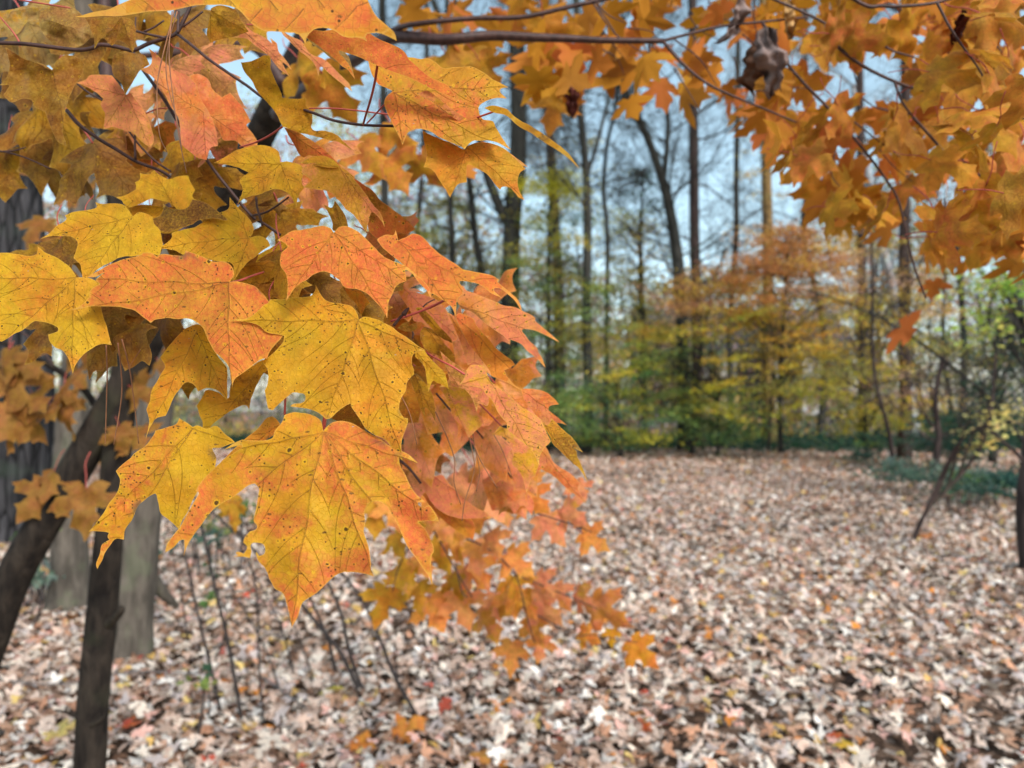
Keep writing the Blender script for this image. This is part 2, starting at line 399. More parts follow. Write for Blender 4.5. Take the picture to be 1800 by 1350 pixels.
lf['gold'] = T('D', (690, 640), "692,636! 682,600 650,565 600,550 560,545 520,534 492,505 478,480 463,450* 462,480 440,510 400,518 340,520 280,530 225,530! 215,548 190,558 150,600 100,628 50,635 6,640* 80,645 130,655 170,672 210,705 260,712 298,722! 295,750 265,790 230,820 180,856! 205,890 215,930 210,980 197,1010! 205,1060 212,1105 240,1112! 280,1075 310,1045 345,1022 385,1023 405,1032 410,1060 390,1075 350,1078 332,1090! 380,1100 440,1110 490,1135 520,1160* 545,1152 580,1120 620,1090 648,1078! 655,1100 690,1150 730,1210 770,1240 820,1260 860,1300 895,1345 923,1380* 915,1300 930,1240 950,1190 952,1155! 925,1150 905,1110 915,1050 940,1010 950,960 985,925! 985,900 970,870 975,830 1000,805 1044,800* 1000,770 960,740 900,700 860,670 820,650 760,625 720,620",
     .388, -.05, -.40, YE, OY, .24, .95, .06, .016, 'big golden yellow leaf in the centre with scattered black flecks', 60)
lf['crown'] = T('D', (560, 172), "560,178! 540,152 500,141 450,150 400,160 350,165 300,190 260,217! 290,225 317,250 300,270 280,290 278,350 305,390 318,440 315,490 312,538* 340,490 370,455 410,430 450,400 490,383 540,390 590,430 620,465 680,475 730,495 770,530 800,560 825,600 843,628* 845,590 850,540 870,500 885,465 910,445 942,432! 940,400 935,372 960,385 985,405 1010,440 1045,480 1075,522* 1062,470 1020,420 980,385 930,350 870,325 820,300 780,260 740,220 700,180 660,155 620,142 585,150",
     .392, .30, -.45, OY, OR, .80, .55, .05, .012, 'glowing orange leaf with two downward points, topmost of the front row', 54)
lf['salm'] = T('D', (900, 218), "900,220! 886,160! 876,192 840,187 810,197 788,215! 812,248 832,270 880,310 930,350 985,400 1020,450 1060,490 1100,510 1150,540 1185,575 1203,620* 1207,570 1212,530 1240,500! 1238,465 1220,434 1270,435 1330,450 1380,490 1447,522! 1400,478 1430,470 1465,492 1500,520 1530,560 1555,597* 1540,550 1500,500 1450,460 1425,435 1432,425! 1400,405 1350,390 1290,380 1240,370 1200,340 1150,310 1110,280 1070,245 1030,200 980,180 940,202 912,212",
     .415, .75, -.35, OY, OR, .85, .6, .05, .012, 'orange leaf with a split right lobe over the blurred woods', 48)
lf['pink'] = T('D', (1215, 555), "1205,520! 1215,480 1222,452! 1245,462 1260,480 1310,500 1360,520 1410,540! 1460,560 1510,570 1560,590 1620,625 1622,645 1680,690 1730,735 1752,757* 1700,730 1640,700 1590,685 1550,690 1580,730! 1590,745 1630,780 1640,810 1660,840 1677,890* 1630,840 1580,800 1540,760 1495,742 1490,752! 1440,710 1380,670 1320,620 1280,590 1230,575",
     .46, 1.0, -.3, SA, OY, .42, .5, .05, .012, 'salmon pink leaf pointing far right, its tip forked', 44)
lf['left'] = T('C', (1210, 442), "1213,436! 1232,400 1225,360 1180,330 1120,325 1060,300 1015,285 980,272! 975,288 960,300 910,295 850,290 828,302! 800,285 760,283! 740,295 690,310 640,320 580,345 530,370 490,392 455,412* 505,410 545,388! 522,410 502,430 525,448! 478,480 470,515 440,550 400,570 363,583* 430,575 500,565 560,565 640,570 700,585 740,610 795,656! 820,635 880,628 940,632 1000,632 1040,650 1075,690 1100,750 1130,800 1180,850 1210,900 1222,994* 1240,950 1290,910 1330,880 1370,850 1410,840! 1430,790 1480,740! 1500,700 1480,640 1450,600 1422,545! 1390,500 1350,465 1300,445 1250,432",
     .402, -.15, -.55, YE, OR, .80, .9, .05, .014, 'broad orange red leaf with a long left tip and grey nibbled edge', 54)
lf['far'] = T('C', (400, 418), "405,412! 395,395 360,350 320,320 270,295 230,275 198,250! 190,290 150,300 90,290 40,285 0,282 -60,290 -150,330 -230,400* -150,480 -120,560 -90,640! -60,720 8,752* 40,735 80,710 130,680 180,645 230,648 300,672 303,700 253,712! 262,750 290,780 330,800 365,850 383,920* 400,870 430,830 480,790 530,765 588,770! 575,720 560,660 545,620 530,560 500,500 530,440! 480,420 440,412",
     .425, .05, -.5, YE, OY, .34, .7, .05, .012, 'yellow orange leaf cut by the left edge of the picture', 48)
lf['tw'] = T('C', (700, 95), "700,92! 680,60 650,30 600,22 550,25 503,15! 508,45 450,60 400,65 343,85! 348,110 300,140 260,180 208,212* 260,195 320,195 380,200 410,230 400,270 388,312! 420,340 430,380 440,442* 480,400 530,360 590,330 640,305 720,300 780,285 840,300! 855,250 860,240! 845,170 815,130 805,95! 770,75 730,70 712,82",
     .45, .0, -.5, YE, OY, .26, .7, .05, .012, 'yellow leaf with a long left point above the yellow orange one', 44)
lf['mid'] = T('C', (1310, 205), "1315,205! 1338,160 1320,110 1270,60 1212,-10* 1205,50 1150,75 1090,110 1060,128 1020,150 950,165 905,180! 905,205 880,230 825,262* 870,262 920,270 970,292 1100,320 1180,330 1230,350 1225,440* 1260,390 1300,340 1350,300 1400,260 1425,245! 1410,215 1380,197 1345,194",
     .455, .05, -.45, YE, OY, .25, .6, .05, .012, None, 44)
lf['midr'] = T('C', (1250, 425), "1235,432! 1270,370 1300,335 1350,300 1440,250 1480,225 1516,238! 1510,270 1480,310 1480,360 1512,402* 1430,385 1370,390 1300,415",
     .47, .1, -.4, YE, GO, .3, .9, .05, .012, None, 34)
lf['up'] = T('A', (920, 1092), "930,1100! 900,1070 860,1060 800,1045! 700,1090 655,1078! 640,1055 610,1040* 660,1030 715,1000! 718,980 712,960! 738,945 738,912! 780,920 815,897* 840,920 890,945 940,930 990,925! 1005,960 1028,1000! 1015,1040 1060,1070 1040,1100 980,1110 950,1105",
     .475, .0, -.4, YE, GO, .2, .6, .05, .012, None, 40)
lf['updn'] = T('A', (930, 1105), "930,1100! 980,1120 1000,1180! 900,1230 800,1220 690,1190 655,1085* 760,1080 860,1090",
     .485, .0, -.4, YE, GO, .3, .4, .05, .012, None, 30)
lf['curl'] = T('A', (1040, 1080), "720,1192* 780,1165 850,1130 862,1075! 900,1100 980,1100 1015,1050! 1080,1068 1130,1100 1200,1160 1120,1150! 1050,1160 1020,1182! 960,1200 880,1228! 800,1202",
     .462, -.2, -.8, GO, BR, .7, .8, .10, .03, 'small brown curled leaf lying across the yellow ones', 34)
lf['ar'] = T('A', (1480, 862), "1478,855! 1470,800 1430,775 1370,765 1310,775 1250,790 1200,820 1130,858* 1200,870 1260,885 1310,910! 1265,950 1280,1000 1255,1074* 1300,1040 1370,1025 1430,1000 1480,1000 1530,1030 1562,1092* 1575,1030 1605,990! 1590,960 1600,920! 1595,880 1560,860 1515,852",
     .47, .0, -.4, GO, YE, .55, .95, .05, .012, None, 42)
lf['twist'] = T('A', (1490, 667), "1490,667! 1450,590 1400,530 1355,480 1330,430 1290,380 1270,330! 1330,320 1395,290! 1425,300 1430,370 1455,430 1475,470 1490,515! 1550,520 1612,518! 1615,560 1645,590! 1648,640 1640,670 1665,690 1720,690 1775,712 1815,750 1866,797* 1790,752 1740,740 1650,715 1580,700",
     .47, .1, .5, GO, YE, .35, .95, .10, .02, 'twisted gold brown leaf standing on edge beside the dark limb', 42)
lf['twist2'] = T('B', (300, 672), "300,672! 360,690 420,725 480,765 530,805 575,850 620,895 680,940* 600,925 520,860 475,830 430,820 405,832! 380,818 350,760 320,712",
     .475, .6, .3, OY, OR, .6, .4, .05, .012, None, 34)
lf['near'] = T('X', (690, 20), "130,28* 160,22 190,18 215,4 260,-12 340,-30! 420,-45 520,-60* 600,-40 640,-8 652,12 664,30 680,45 692,56 695,72* 684,66 662,57 640,60 646,72! 630,66 606,66 586,54 565,50 550,54 538,64 535,76! 524,60 505,58 480,54 465,52 443,42 430,28 417,15 394,8 370,8 345,10 310,16 270,20 220,26 180,30",
     .335, -.35, -1.2, YE, OR, .5, .35, .04, .01, 'large orange yellow leaf cut by the top edge, nearest the lens', 50)
lf['cape'] = T('B', (790, 347), "790,347! 740,322 690,300 640,284 590,268 592,285! 620,312 655,370 672,420* 635,370 600,345 540,290 470,235 420,200 392,168! 430,155 500,162 600,150 730,160! 780,195 830,220 880,240 930,270 955,310! 1000,350 1060,400 1120,430! 1160,450 1190,490 1215,532* 1150,500 1080,470 1000,430 930,400 850,370",
     .40, .55, .25, OY, OR, .8, .4, .06, .012, 'deep orange leaf seen from below on a red stalk', 46)
lf['plate'] = T('B', (880, 486), "872,482! 830,460 790,440 765,400 745,350! 745,300 850,300 930,300 960,302 1010,310 1060,310 1100,330! 1140,360 1200,355 1282,350! 1340,375 1400,420 1480,458* 1440,468 1440,490 1472,516! 1400,520 1350,540 1325,565 1330,600! 1350,630 1400,640 1420,680 1450,730 1497,790* 1420,750 1350,740 1290,745 1250,787* 1200,760 1130,730 1060,690 1000,680 950,700 922,762* 905,720 885,680 860,630! 840,590 825,540 845,500",
     .43, .35, -.35, GO, OR, .45, .95, .05, .012, 'wide dull yellow leaf with black veins and a red right lobe', 50)
lf['pair'] = T('B', (1260, 775), "1255,788! 1230,782 1180,755 1100,725 1030,688! 1035,740 1052,820! 1045,850 1035,882! 1070,888 1100,920 1130,970 1175,1042* 1200,990 1220,970 1262,962! 1260,900 1270,868 1320,890 1370,920 1410,970 1437,1002! 1450,985 1490,990 1510,1010 1535,1040 1568,1057* 1540,1010 1530,960! 1540,915 1572,890! 1530,850 1480,800 1420,765 1350,750 1300,755 1270,768",
     .445, .25, -.3, OY, GO, .5, .45, .05, .012, 'plain orange leaf under the twig tip in front of the tree trunk', 46)
lf['edge'] = T('B', (1385, 590), "1355,568! 1400,555 1470,575 1520,620 1600,665 1670,710 1740,760 1800,812 1860,895* 1790,830 1720,780 1660,745 1600,702 1530,662 1470,610 1430,600 1395,592",
     .43, .9, .5, GO, YE, .4, .95, .08, .01, 'narrow edge on leaf, curled thin like a strap at the twig end', 34)
lf['sliver'] = T('B', (1330, 740), "1330,742! 1400,762 1450,780 1500,815 1540,845 1588,882* 1530,862 1480,815 1420,785 1360,765",
     .46, .9, .0, SA, OR, .3, .2, .05, .01, None, 26)
lf['hang'] = T('B', (1120, 560), "1000,495! 1060,480 1150,550 1220,600 1270,640 1305,712* 1270,680 1220,640 1160,600 1130,585! 1080,540",
     .425, .6, .3, GO, SA, .5, .5, .06, .01, None, 28)
lf['p1'] = T('A', (1075, 592), "735,365* 790,345 800,300 782,252! 830,290 880,340 930,372 985,395 1030,440! 1060,520 1100,590 1125,640 1140,700 1150,770! 1110,780 1090,845* 1065,838 1040,830 1000,800 955,760! 950,690 940,620 900,560 870,500 835,440 790,395",
     .50, .2, -.3, SA, OR, .3, .3, .05, .014, 'smooth salmon leaf with a thin dark midrib behind the needles', 42)
lf['p2'] = T('A', (1078, 590), "1000,400! 1050,390 1100,420 1120,470 1170,512! 1215,488! 1250,530 1290,580 1322,640! 1300,660 1330,700 1357,742! 1355,782* 1290,780 1240,742 1180,740 1160,700 1120,640 1082,585 1040,500",
     .51, .2, -.3, SA, OR, .55, .25, .05, .014, None, 36)
lf['s1'] = T('B', (300, 165), "280,150! 330,190 380,210 402,232 430,280 480,300! 520,320 560,360 600,400 640,440 658,482* 600,440 540,390 490,350 480,402* 460,340 420,300 370,260 330,220 290,180",
     .50, .7, .1, SA, SA, .3, .25, .05, .01, None, 34)
lf['s2'] = T('B', (90, 170), "90,135! 140,170 200,200 235,230! 225,200! 260,230 270,270 310,320 340,370* 290,330 325,402* 270,360 230,310 190,270 150,245 100,205 18,198* 60,185",
     .52, .7, .1, SA, OR, .3, .25, .05, .01, None, 32)
lf['crumb'] = T('B', (560, 240), "395,165! 470,160 520,190 560,220 600,255 640,300! 650,330 672,418* 610,345 560,320 500,270 440,225",
     .405, .6, .2, TA, PT, .5, .9, .08, .02, None, 30)
lf['b1'] = T('A', (1110, 50), "1112,45! 1150,28 1200,35 1250,60 1272,110 1312,166* 1260,185 1210,200 1150,210 1110,226* 1090,180 1100,120",
     .42, .1, .2, DG, GO, .4, .8, .06, .015, None, 34)
lf['tan1'] = T('A', (275, 372), "275,368! 300,320 350,290 420,308 447,340! 430,400 400,440 370,500 350,560 340,600! 330,680 352,772* 300,740 260,650 240,590! 180,560 170,530 120,520 60,540 18,502! 50,450 0,450! 40,400 50,330 28,248* 80,280 130,310 190,330 240,345",
     .50, .1, -.2, TA, DG, .6, .6, .12, .035, 'crumpled tan brown dry leaf hanging near the left edge', 46)
lf['tan2'] = T('A', (650, 282), "600,290! 650,270 700,280 760,290 790,340! 740,370 720,400 690,450 660,500* 640,440 600,400 590,350",
     .49, .1, -.2, TA, DG, .5, .6, .12, .035, None, 34)
lf['tan3'] = T('A', (640, 92), "480,100! 560,92 640,88 700,110 718,160! 710,240 700,277* 660,230 620,210 590,240 540,200 498,258* 495,190 475,150",
     .46, .1, -.2, TA, DG, .7, .8, .12, .035, None, 36)
lf['tan4'] = T('A', (230, 100), "215,60! 300,20 400,50 470,130 485,190* 430,240 360,252 280,235! 220,165 205,110",
     .52, .1, -.2, PT, TA, .6, .5, .14, .04, None, 34)
lf['tan5'] = T('A', (60, 62), "-30,60! 60,50 150,28 222,40* 200,70 216,140! 150,112 90,180 -20,200*",
     .52, .1, -.2, PT, YE, .4, .3, .10, .03, None, 30)
lf['och'] = T('A', (665, 502), "665,498! 640,460 590,397! 560,395 480,395 450,420 403,437* 460,460 510,490 545,522! 530,550 555,600! 545,682* 600,670 660,690 700,700 740,740 792,782* 812,740 800,680 780,620 750,570 710,520 690,490",
     .50, .1, -.35, GO, SA, .62, .45, .05, .014, 'ochre leaf with a pink flushed lower half', 42)
lf['bigo'] = T('B', (612, 892), "610,888! 650,930 700,960! 770,1010 810,1060 880,1110 930,1150 992,1207* 940,1235 900,1225 870,1262! 800,1260 750,1225 730,1150 700,1080 650,1000 620,940",
     .47, .5, .2, OR, DG, .45, .5, .05, .012, 'deep orange leaf rising behind the glowing orange one', 40)
lf['bigp'] = T('B', (595, 882), "590,878! 520,868 430,862 390,905 445,950! 400,987! 470,1000 530,1010 580,1050 620,1100! 660,1130 700,1180 730,1227* 740,1180 760,1120 800,1150 832,1202* 810,1130 760,1070 720,1010 670,950 630,900",
     .455, .5, -.1, SA, GO, .6, .6, .05, .014, None, 42)
lf['cap2'] = T('B', (590, 880), "383,860* 430,833 500,820 560,845 592,880! 540,885 460,872",
     .452, .3, -.6, GO, YE, .4, .4, .04, .01, None, 26)
lf['bip'] = T('D', (605, 150), "508,28* 550,45 566,8* 590,40 622,90 637,152! 560,168 552,120 530,70", .43, .1, .4, DG, GO, .3, .6, .05, .012, None, 26)
lf['low1'] = T('C', (1040, 700), "975,682! 1040,660 1090,700 1110,760 1150,830 1200,890! 1200,980 1200,1062* 1150,1012 1090,996 1045,1016! 1020,975 980,968 940,1010 910,1060 880,1130 872,1142! 820,1160 790,1205 767,1270* 785,1180 772,1110! 790,1060 805,1000 850,920 870,880 845,835! 880,790 920,740",
     .43, -.1, -.3, YE, OY, .4, .7, .05, .012, 'yellow leaf folded along its middle under the broad orange red one', 44)
lf['low2'] = T('C', (1395, 862), "1400,843! 1360,860 1300,900 1240,940 1215,980! 1205,1050 1150,1020 1090,1005 1070,1040 1038,1090! 1050,1140 1070,1190 1045,1294* 1090,1240 1120,1190 1170,1150 1230,1110 1290,1085 1315,1110! 1325,1050 1350,990 1380,930 1408,905!",
     .435, -.1, -.3, YE, DG, .35, .8, .05, .012, None, 42)
lf['lowl'] = T('E', (610, 136), "612,132! 580,110 555,90! 540,115 500,130 443,148! 435,170 400,215 350,250 332,272! 290,305 268,330! 285,370 275,420 240,470 210,520 180,560 142,606* 200,600 235,608 230,625 240,640! 205,662 195,700 178,750 183,772* 205,735 215,700 240,665 265,635 303,640! 310,600 340,550 370,490 410,450 445,432 455,460 470,520 500,545 530,570 550,592! 565,555 590,520 620,450 660,400 700,350 716,310 720,270 702,225 740,225 805,200* 760,160 720,125 680,140 640,120",
     .41, .0, -.3, YE, OR, .30, .98, .06, .014, 'tattered yellow leaf lowest on the left, in front of the dark stem', 52)
lf['fold'] = T('E', (1000, 118), "1008,115! 990,92 972,82! 945,92 905,140 850,185 800,230 750,280 712,327* 760,310 830,255 900,215 985,160",
     .39, -.3, -.3, OY, YE, .3, .8, .06, .01, None, 30)
lf['tipb'] = T('E', (1370, 40), "1200,70! 1300,20 1360,30 1395,150* 1330,130 1260,100", .42, .1, -.2, DG, GO, .3, .5, .05, .01, None, 24)
lf['rc'] = T('D', (1000, 812), "988,790! 1030,790 1060,830 1100,870 1140,910 1155,950 1166,1002* 1110,970 1080,960 1060,1020* 1050,950 1040,890 1010,850 990,830", .42, .3, -.1, YE, GO, .3, .5, .06, .012, None, 34)
lf['flame'] = T('D', (1370, 935), "1372,930! 1345,880 1290,873 1260,900 1245,945 1223,977* 1290,985 1340,1000 1358,1020! 1400,1070 1430,1130 1470,1180! 1480,1220 1540,1270 1600,1320 1645,1405* 1650,1345 1704,1275! 1680,1225 1655,1162! 1590,1120 1540,1090 1480,1030 1420,985 1390,965",
     .43, .5, -.4, YE, SA, .62, .95, .06, .014, 'twisted yellow and salmon leaf with a pale folded top', 50)
lf['brn'] = T('K', (1300, 470), "1290,470! 1340,500 1370,480 1388,438! 1420,470 1500,550 1560,600 1610,660 1668,746* 1600,715 1550,670! 1610,735! 1620,790 1650,850 1680,920 1717,1025* 1640,900 1540,810 1450,720 1390,660 1370,600",
     .44, .5, -.2, GO, DG, .5, .98, .05, .01, 'dark flecked gold leaf with a long dry tip over the clearing', 42)
lf['ror'] = T('D', (1560, 1015), "1548,1000! 1600,1000 1660,1010 1710,1040 1748,1082! 1700,1090 1692,1112! 1740,1150 1790,1192* 1740,1180 1690,1205 1650,1165 1590,1095 1560,1050",
     .50, .5, -.3, OR, SA, .4, .6, .05, .012, None, 32)
lf['deep'] = T('H', (1230, 350), "1200,330! 1240,300 1320,330 1405,358! 1420,420 1480,500 1560,580 1620,660! 1700,730 1800,800 1830,850! 1720,905! 1760,980 1830,1060 1950,1130 2050,1180 2090,1240* 1900,1120 1700,1010 1560,950 1450,800 1330,600 1250,450",
     .50, .5, -.3, OR, OY, .4, .5, .05, .012, 'flame orange leaf with a hooked notch beside the far trunk', 40)
lf['oc'] = T('H', (900, 470), "870,445! 930,460 1000,500 1080,620 1150,690 1190,750 1200,860! 1080,790 1000,740 900,690 850,620 830,510", .50, .3, -.2, DG, GO, .5, .98, .05, .02, None, 34)
lf['pk2'] = T('H', (1140, 320), "1110,290! 1180,330 1250,450 1330,600 1450,760 1560,900 1582,965* 1480,860 1400,815 1330,850! 1300,740 1250,600 1180,430", .49, .5, -.2, SA, OY, .35, .3, .05, .012, None, 36)
lf['pk3'] = T('H', (640, 30), "560,10! 640,-10 720,60 850,100 1000,160 1080,230! 1130,300 1180,420 1230,560 1160,600 1060,560 950,480 850,400! 760,380 740,300 660,180 600,90", .52, .5, -.2, SA, OY, .3, .3, .06, .015, None, 36)
lf['pk4'] = T('H', (1110, 880), "1040,700! 1150,800 1300,900 1500,1060 1560,1180! 1540,1280 1450,1250 1430,1345* 1380,1200 1300,1100! 1200,1080 1030,1080! 1130,1010 1110,900", .47, .3, -.2, SA, DG, .45, .4, .06, .015, None, 36)
lf['pk5'] = T('H', (1100, 1080), "1032,1078! 1200,1070 1300,1100 1380,1200 1430,1345! 1500,1450 1400,1560 1340,1620* 1280,1500 1180,1400 1130,1250", .53, .3, -.2, SA, YE, .45, .5, .06, .015, None, 36)
lf['nar'] = T('H', (780, 950), "730,1000! 790,940 860,1010 940,1120 980,1240 995,1450* 930,1330 880,1300 885,1400* 830,1300 780,1150", .46, .2, .3, DG, GO, .4, .6, .05, .01, None, 30)
lf['nar2'] = T('H', (810, 250), "780,245! 850,250 950,340 1050,460 1150,560 1170,620! 1050,560 930,440 840,340", .49, .3, .3, DG, YE, .4, .5, .05, .01, None, 26)
lf['tri'] = T('H', (150, 60), "30,0! 100,60 200,70 300,190! 250,250 205,350* 190,280 150,200 60,100", .41, .1, .0, OY, GO, .3, .5, .05, .01, None, 24)
lf['spot'] = T('H', (650, 430), "590,460! 650,410 715,390! 720,430 780,410 800,450 760,490 700,500! 650,490", .48, .1, .0, DG, BR, .3, .5, .05, .02, None, 22)
lf['lows'] = T('K', (950, 520), "850,590* 920,510! 1000,540 1100,600 1200,700 1260,800! 1270,870 1235,960! 1200,990 1160,1118* 1130,990 1080,900! 1030,850 1040,760 1000,650 930,600",
     .56, .4, -.2, SA, YE, .5, .9, .06, .015, 'salmon leaf with yellow freckles hanging over the clearing', 40)
lf['lowt'] = T('K', (1290, 720), "1275,720! 1330,690 1400,830 1480,890 1560,940 1648,1025! 1625,1080 1700,1215* 1600,1130 1500,1050 1400,960 1300,905 1250,900", .58, .6, -.1, SA, OR, .5, .4, .05, .012, None, 36)
lf['lowp'] = T('K', (230, 900), "170,920! 250,890 330,960 400,950 460,1030! 560,1130 680,1230 790,1290 840,1340* 700,1345 560,1345! 420,1300 300,1200 230,1060", .66, .5, -.2, (0.70, .17, .10), OR, .35, .2, .06, .015, 'pinkish red blurred leaf beneath the hanging needles', 36)
lf['lowq'] = T('J', (420, 100), "340,60! 420,40 520,100 600,170 650,250 640,330* 560,290 470,220 400,150", .68, .4, -.2, (0.70, .18, .05), OY, .5, .2, .06, .015, None, 30)
lf['lowr'] = T('J', (760, 0), "690,-20! 800,-60 900,-30 960,60 995,110 985,190* 930,130 880,180* 840,130 800,150 750,160* 720,80", .72, .4, -.2, SA, OR, .45, .3, .06, .015, None, 32)

# stalks belong to their leaves, twigs and buds to the branch
def stalk(leaf, pts, w, d, n=6):
    v, f = pxtube(pts, w, w * .8, d, 6, n); o = mesh_np('leaf_stalk', v, f, M_STALK, leaf); return o
def rp(reg, s): return [(x, y) for x, y, _ in parse(reg, s)]
stalk(lf['cape'], rp('B', "790,347 775,440 750,540 728,610 715,658"), 4.6, [.40, .412, .43, .44, .45])
stalk(lf['plate'], rp('B', "872,482 845,530 800,580 760,625 733,652"), 3.4, [.432, .44, .445, .45, .45])
stalk(lf['pair'], rp('B', "1010,610 840,602 700,585 560,572 430,572"), 3.0, .47)
stalk(lf['edge'], rp('B', "1400,590 1300,625 1220,650 1145,668"), 3.4, [.43, .44, .45, .452])
stalk(lf['twist'], rp('A', "1490,668 1420,715 1350,750 1265,775"), 3.6, [.472, .48, .49, .5])
stalk(lf['left'], rp('C', "1215,440 1270,428 1330,405 1390,385"), 4.6, [.403, .42, .44, .46])
stalk(lf['salm'], rp('D', "1155,528 1080,565 980,605 860,645"), 5.0, [.45, .46, .46, .46])
stalk(lf['hero'], rp('E', "1204,150 1208,110 1216,60 1220,20"), 8.0, [.373, .38, .39, .40])
stalk(lf['gold'], rp('E', "1030,75 1031,40 1034,-40"), 4.5, .43)
stalk(lf['flame'], rp('D', "1255,927 1180,880 1110,845 1045,808"), 4.2, [.46, .46, .465, .47])
stalk(lf['lows'], rp('D', "1440,1192 1390,1140 1330,1080"), 3.4, [.56, .55, .54])
stalk(lf['och'], rp('A', "760,600 860,570 1000,590"), 2.4, .53)
stalk(lf['tan5'], rp('A', "110,235 70,170 0,90"), 3.2, .51)
stalk(lf['tan4'], rp('A', "100,0 200,15 370,42"), 3.0, .5)
stalk(lf['b1'], rp('A', "1300,130 1370,130 1420,136"), 2.6, .44)
def twig(pts, w0, w1, d, n=7, name='twig'):
    v, f = pxtube(pts, w0, w1, d, 8, n, .12, random.random() * 9)
    P = np.array([p[:2] for p in pts]); return mesh_np(name, v, f, M_TWIG, fg)
twig(rp('A', "-60,228 0,227 120,231 250,246 400,263 480,256 530,236 620,248 700,266 780,232 870,202 930,176 968,110 1000,40 1010,-30"), 7.5, 6.5, .5)
twig(rp('A', "930,175 1000,230 1100,312 1200,382 1300,450 1400,520 1540,560 1650,595 1760,635 1900,658 2050,664 2200,665 2345,660"), 5.5, 4.4, [.5, .49, .485, .48, .48, .475, .47, .465, .46, .455, .45, .45, .45])
twig(rp('B', "1115,664 1150,648 1172,650"), 9, 3, .45, 4, 'bud'); twig(rp('B', "1128,655 1124,625 1140,600 1165,594"), 4, 1.5, .45, 4, 'bud')
twig(rp('A', "700,270 742,350 800,430 870,530 950,660 1030,760 1090,842 1150,925 1220,1012 1285,1092 1340,1150 1400,1185 1480,1240"), 6, 5, .515)
twig(rp('A', "350,580 420,660 520,732 620,792 720,852 850,902 920,952"), 6.5, 5, .53)
twig(rp('A', "714,680 712,760 715,842"), 3.6, 4.5, .525, 4); twig(rp('A', "680,692 740,770 820,850 900,905"), 3, 3.6, .525)
twig(rp('A', "1330,1138 1400,1120 1460,1085 1522,1040"), 4.2, 3, [.51, .5, .49, .48]); twig(rp('A', "1350,1040 1358,1100 1385,1190"), 4, 4, .5)
twig(rp('A', "700,160 780,180 870,200"), 4.5, 4.5, .495, 4); twig(rp('A', "760,168 810,145 865,108"), 3.6, 3, .495, 4); twig(rp('A', "716,90 714,125 712,160"), 2.4, 3, .495, 4)
twig(rp('A', "938,175 940,120 945,60"), 5, 3.4, .497, 4); twig(rp('A', "965,140 1020,100 1070,60"), 4, 3, .497, 4); twig(rp('A', "408,443 470,490 540,530"), 3.6, 3, .53, 4)
twig(rp('A', "0,800 70,795 135,778"), 3.4, 2.2, .6, 4); twig(rp('A', "0,795 100,820 180,850 265,890"), 2.6, 2.4, .6, 5)
twig(rp('D', "1480,1240 1500,1290"), 4, 4, .5, 3) if False else None
twig(rp('D', "420,420 470,480 520,545 560,590"), 6, 4.5, .49); twig(rp('D', "500,415 560,445 620,475"), 3.5, 3, .49); twig(rp('D', "470,400 500,460 540,520"), 3.4, 3, .485)
twig(rp('D', "875,668 905,630 935,600"), 5.5, 5, .445, 4); twig(rp('D', "925,610 945,585 957,572"), 10, 2.5, .445, 4, 'bud')
twig(rp('F', "430,-20 500,60 560,100 640,180 770,360"), 3.5, 3, [.52, .56, .6, .66, .72]); twig(rp('F', "265,280 310,320 360,385"), 5, 4, .6, 4)
twig(rp('H', "860,240 900,200 985,155"), 3, 2, .47, 4); twig(rp('H', "750,570 755,530 752,495"), 2.5, 2, .46, 4)

# long dry pine needles caught on the twigs: loose, so things of their own
def needle(reg, s, w, d, label, group='dry pine needles caught among the maple twigs'):
    v, f = pxtube(rp(reg, s), w, w * .6, d, 5, 8); o = mesh_np('pine_needle', v, f, M_NEEDLE); tag(o, label, 'pine needle', group)
needle('C', "560,770 565,900 562,1050 555,1290", 2.6, .46, 'thin straight pine needle, left one of three before the dark trunk')
needle('C', "622,757 638,900 640,1050 600,1294", 2.8, .46, 'bent pine needle, middle one of three before the dark trunk')
needle('C', "643,738 680,880 705,1050 732,1290", 2.6, .465, 'slanting pine needle, right one of three before the dark trunk')
needle('C', "740,795 710,840 680,885", 1.8, .465, 'short pine needle crossing behind the slanting one')
needle('A', "922,50 850,330 828,480 840,700 880,802", 2.4, .44, 'long curved pine needle bowing left over the salmon leaf')
needle('A', "908,60 892,300 925,600 955,780 985,912", 2.4, .44, 'long pine needle running down between two salmon leaves')
needle('A', "935,60 885,250 880,420 935,640 960,790", 2.2, .445, 'pine needle hanging just right of the bowed one')
needle('F', "270,-10 305,60 325,130 342,212", 2.4, .47, 'short dark pine needle beside the right edge of the golden leaf')
needle('F', "425,60 480,180 512,280 510,380 540,480", 2.4, .5, 'long wavy pine needle dangling over the pink blurred leaves')
needle('F', "600,215 640,300 705,406", 2.4, .52, 'pine needle slanting down right over the pink blurred leaves')
needle('F', "588,80 600,200 625,330 610,420", 2.4, .55, 'upright pine needle in the middle of a loose needle bunch')
needle('F', "555,90 590,230 600,330 560,460 545,555", 2.6, .55, 'longest pine needle at the left of a loose needle bunch')
needle('F', "690,165 730,240 775,365", 1.8, .55, 'faint pine needle right of the loose needle bunch')

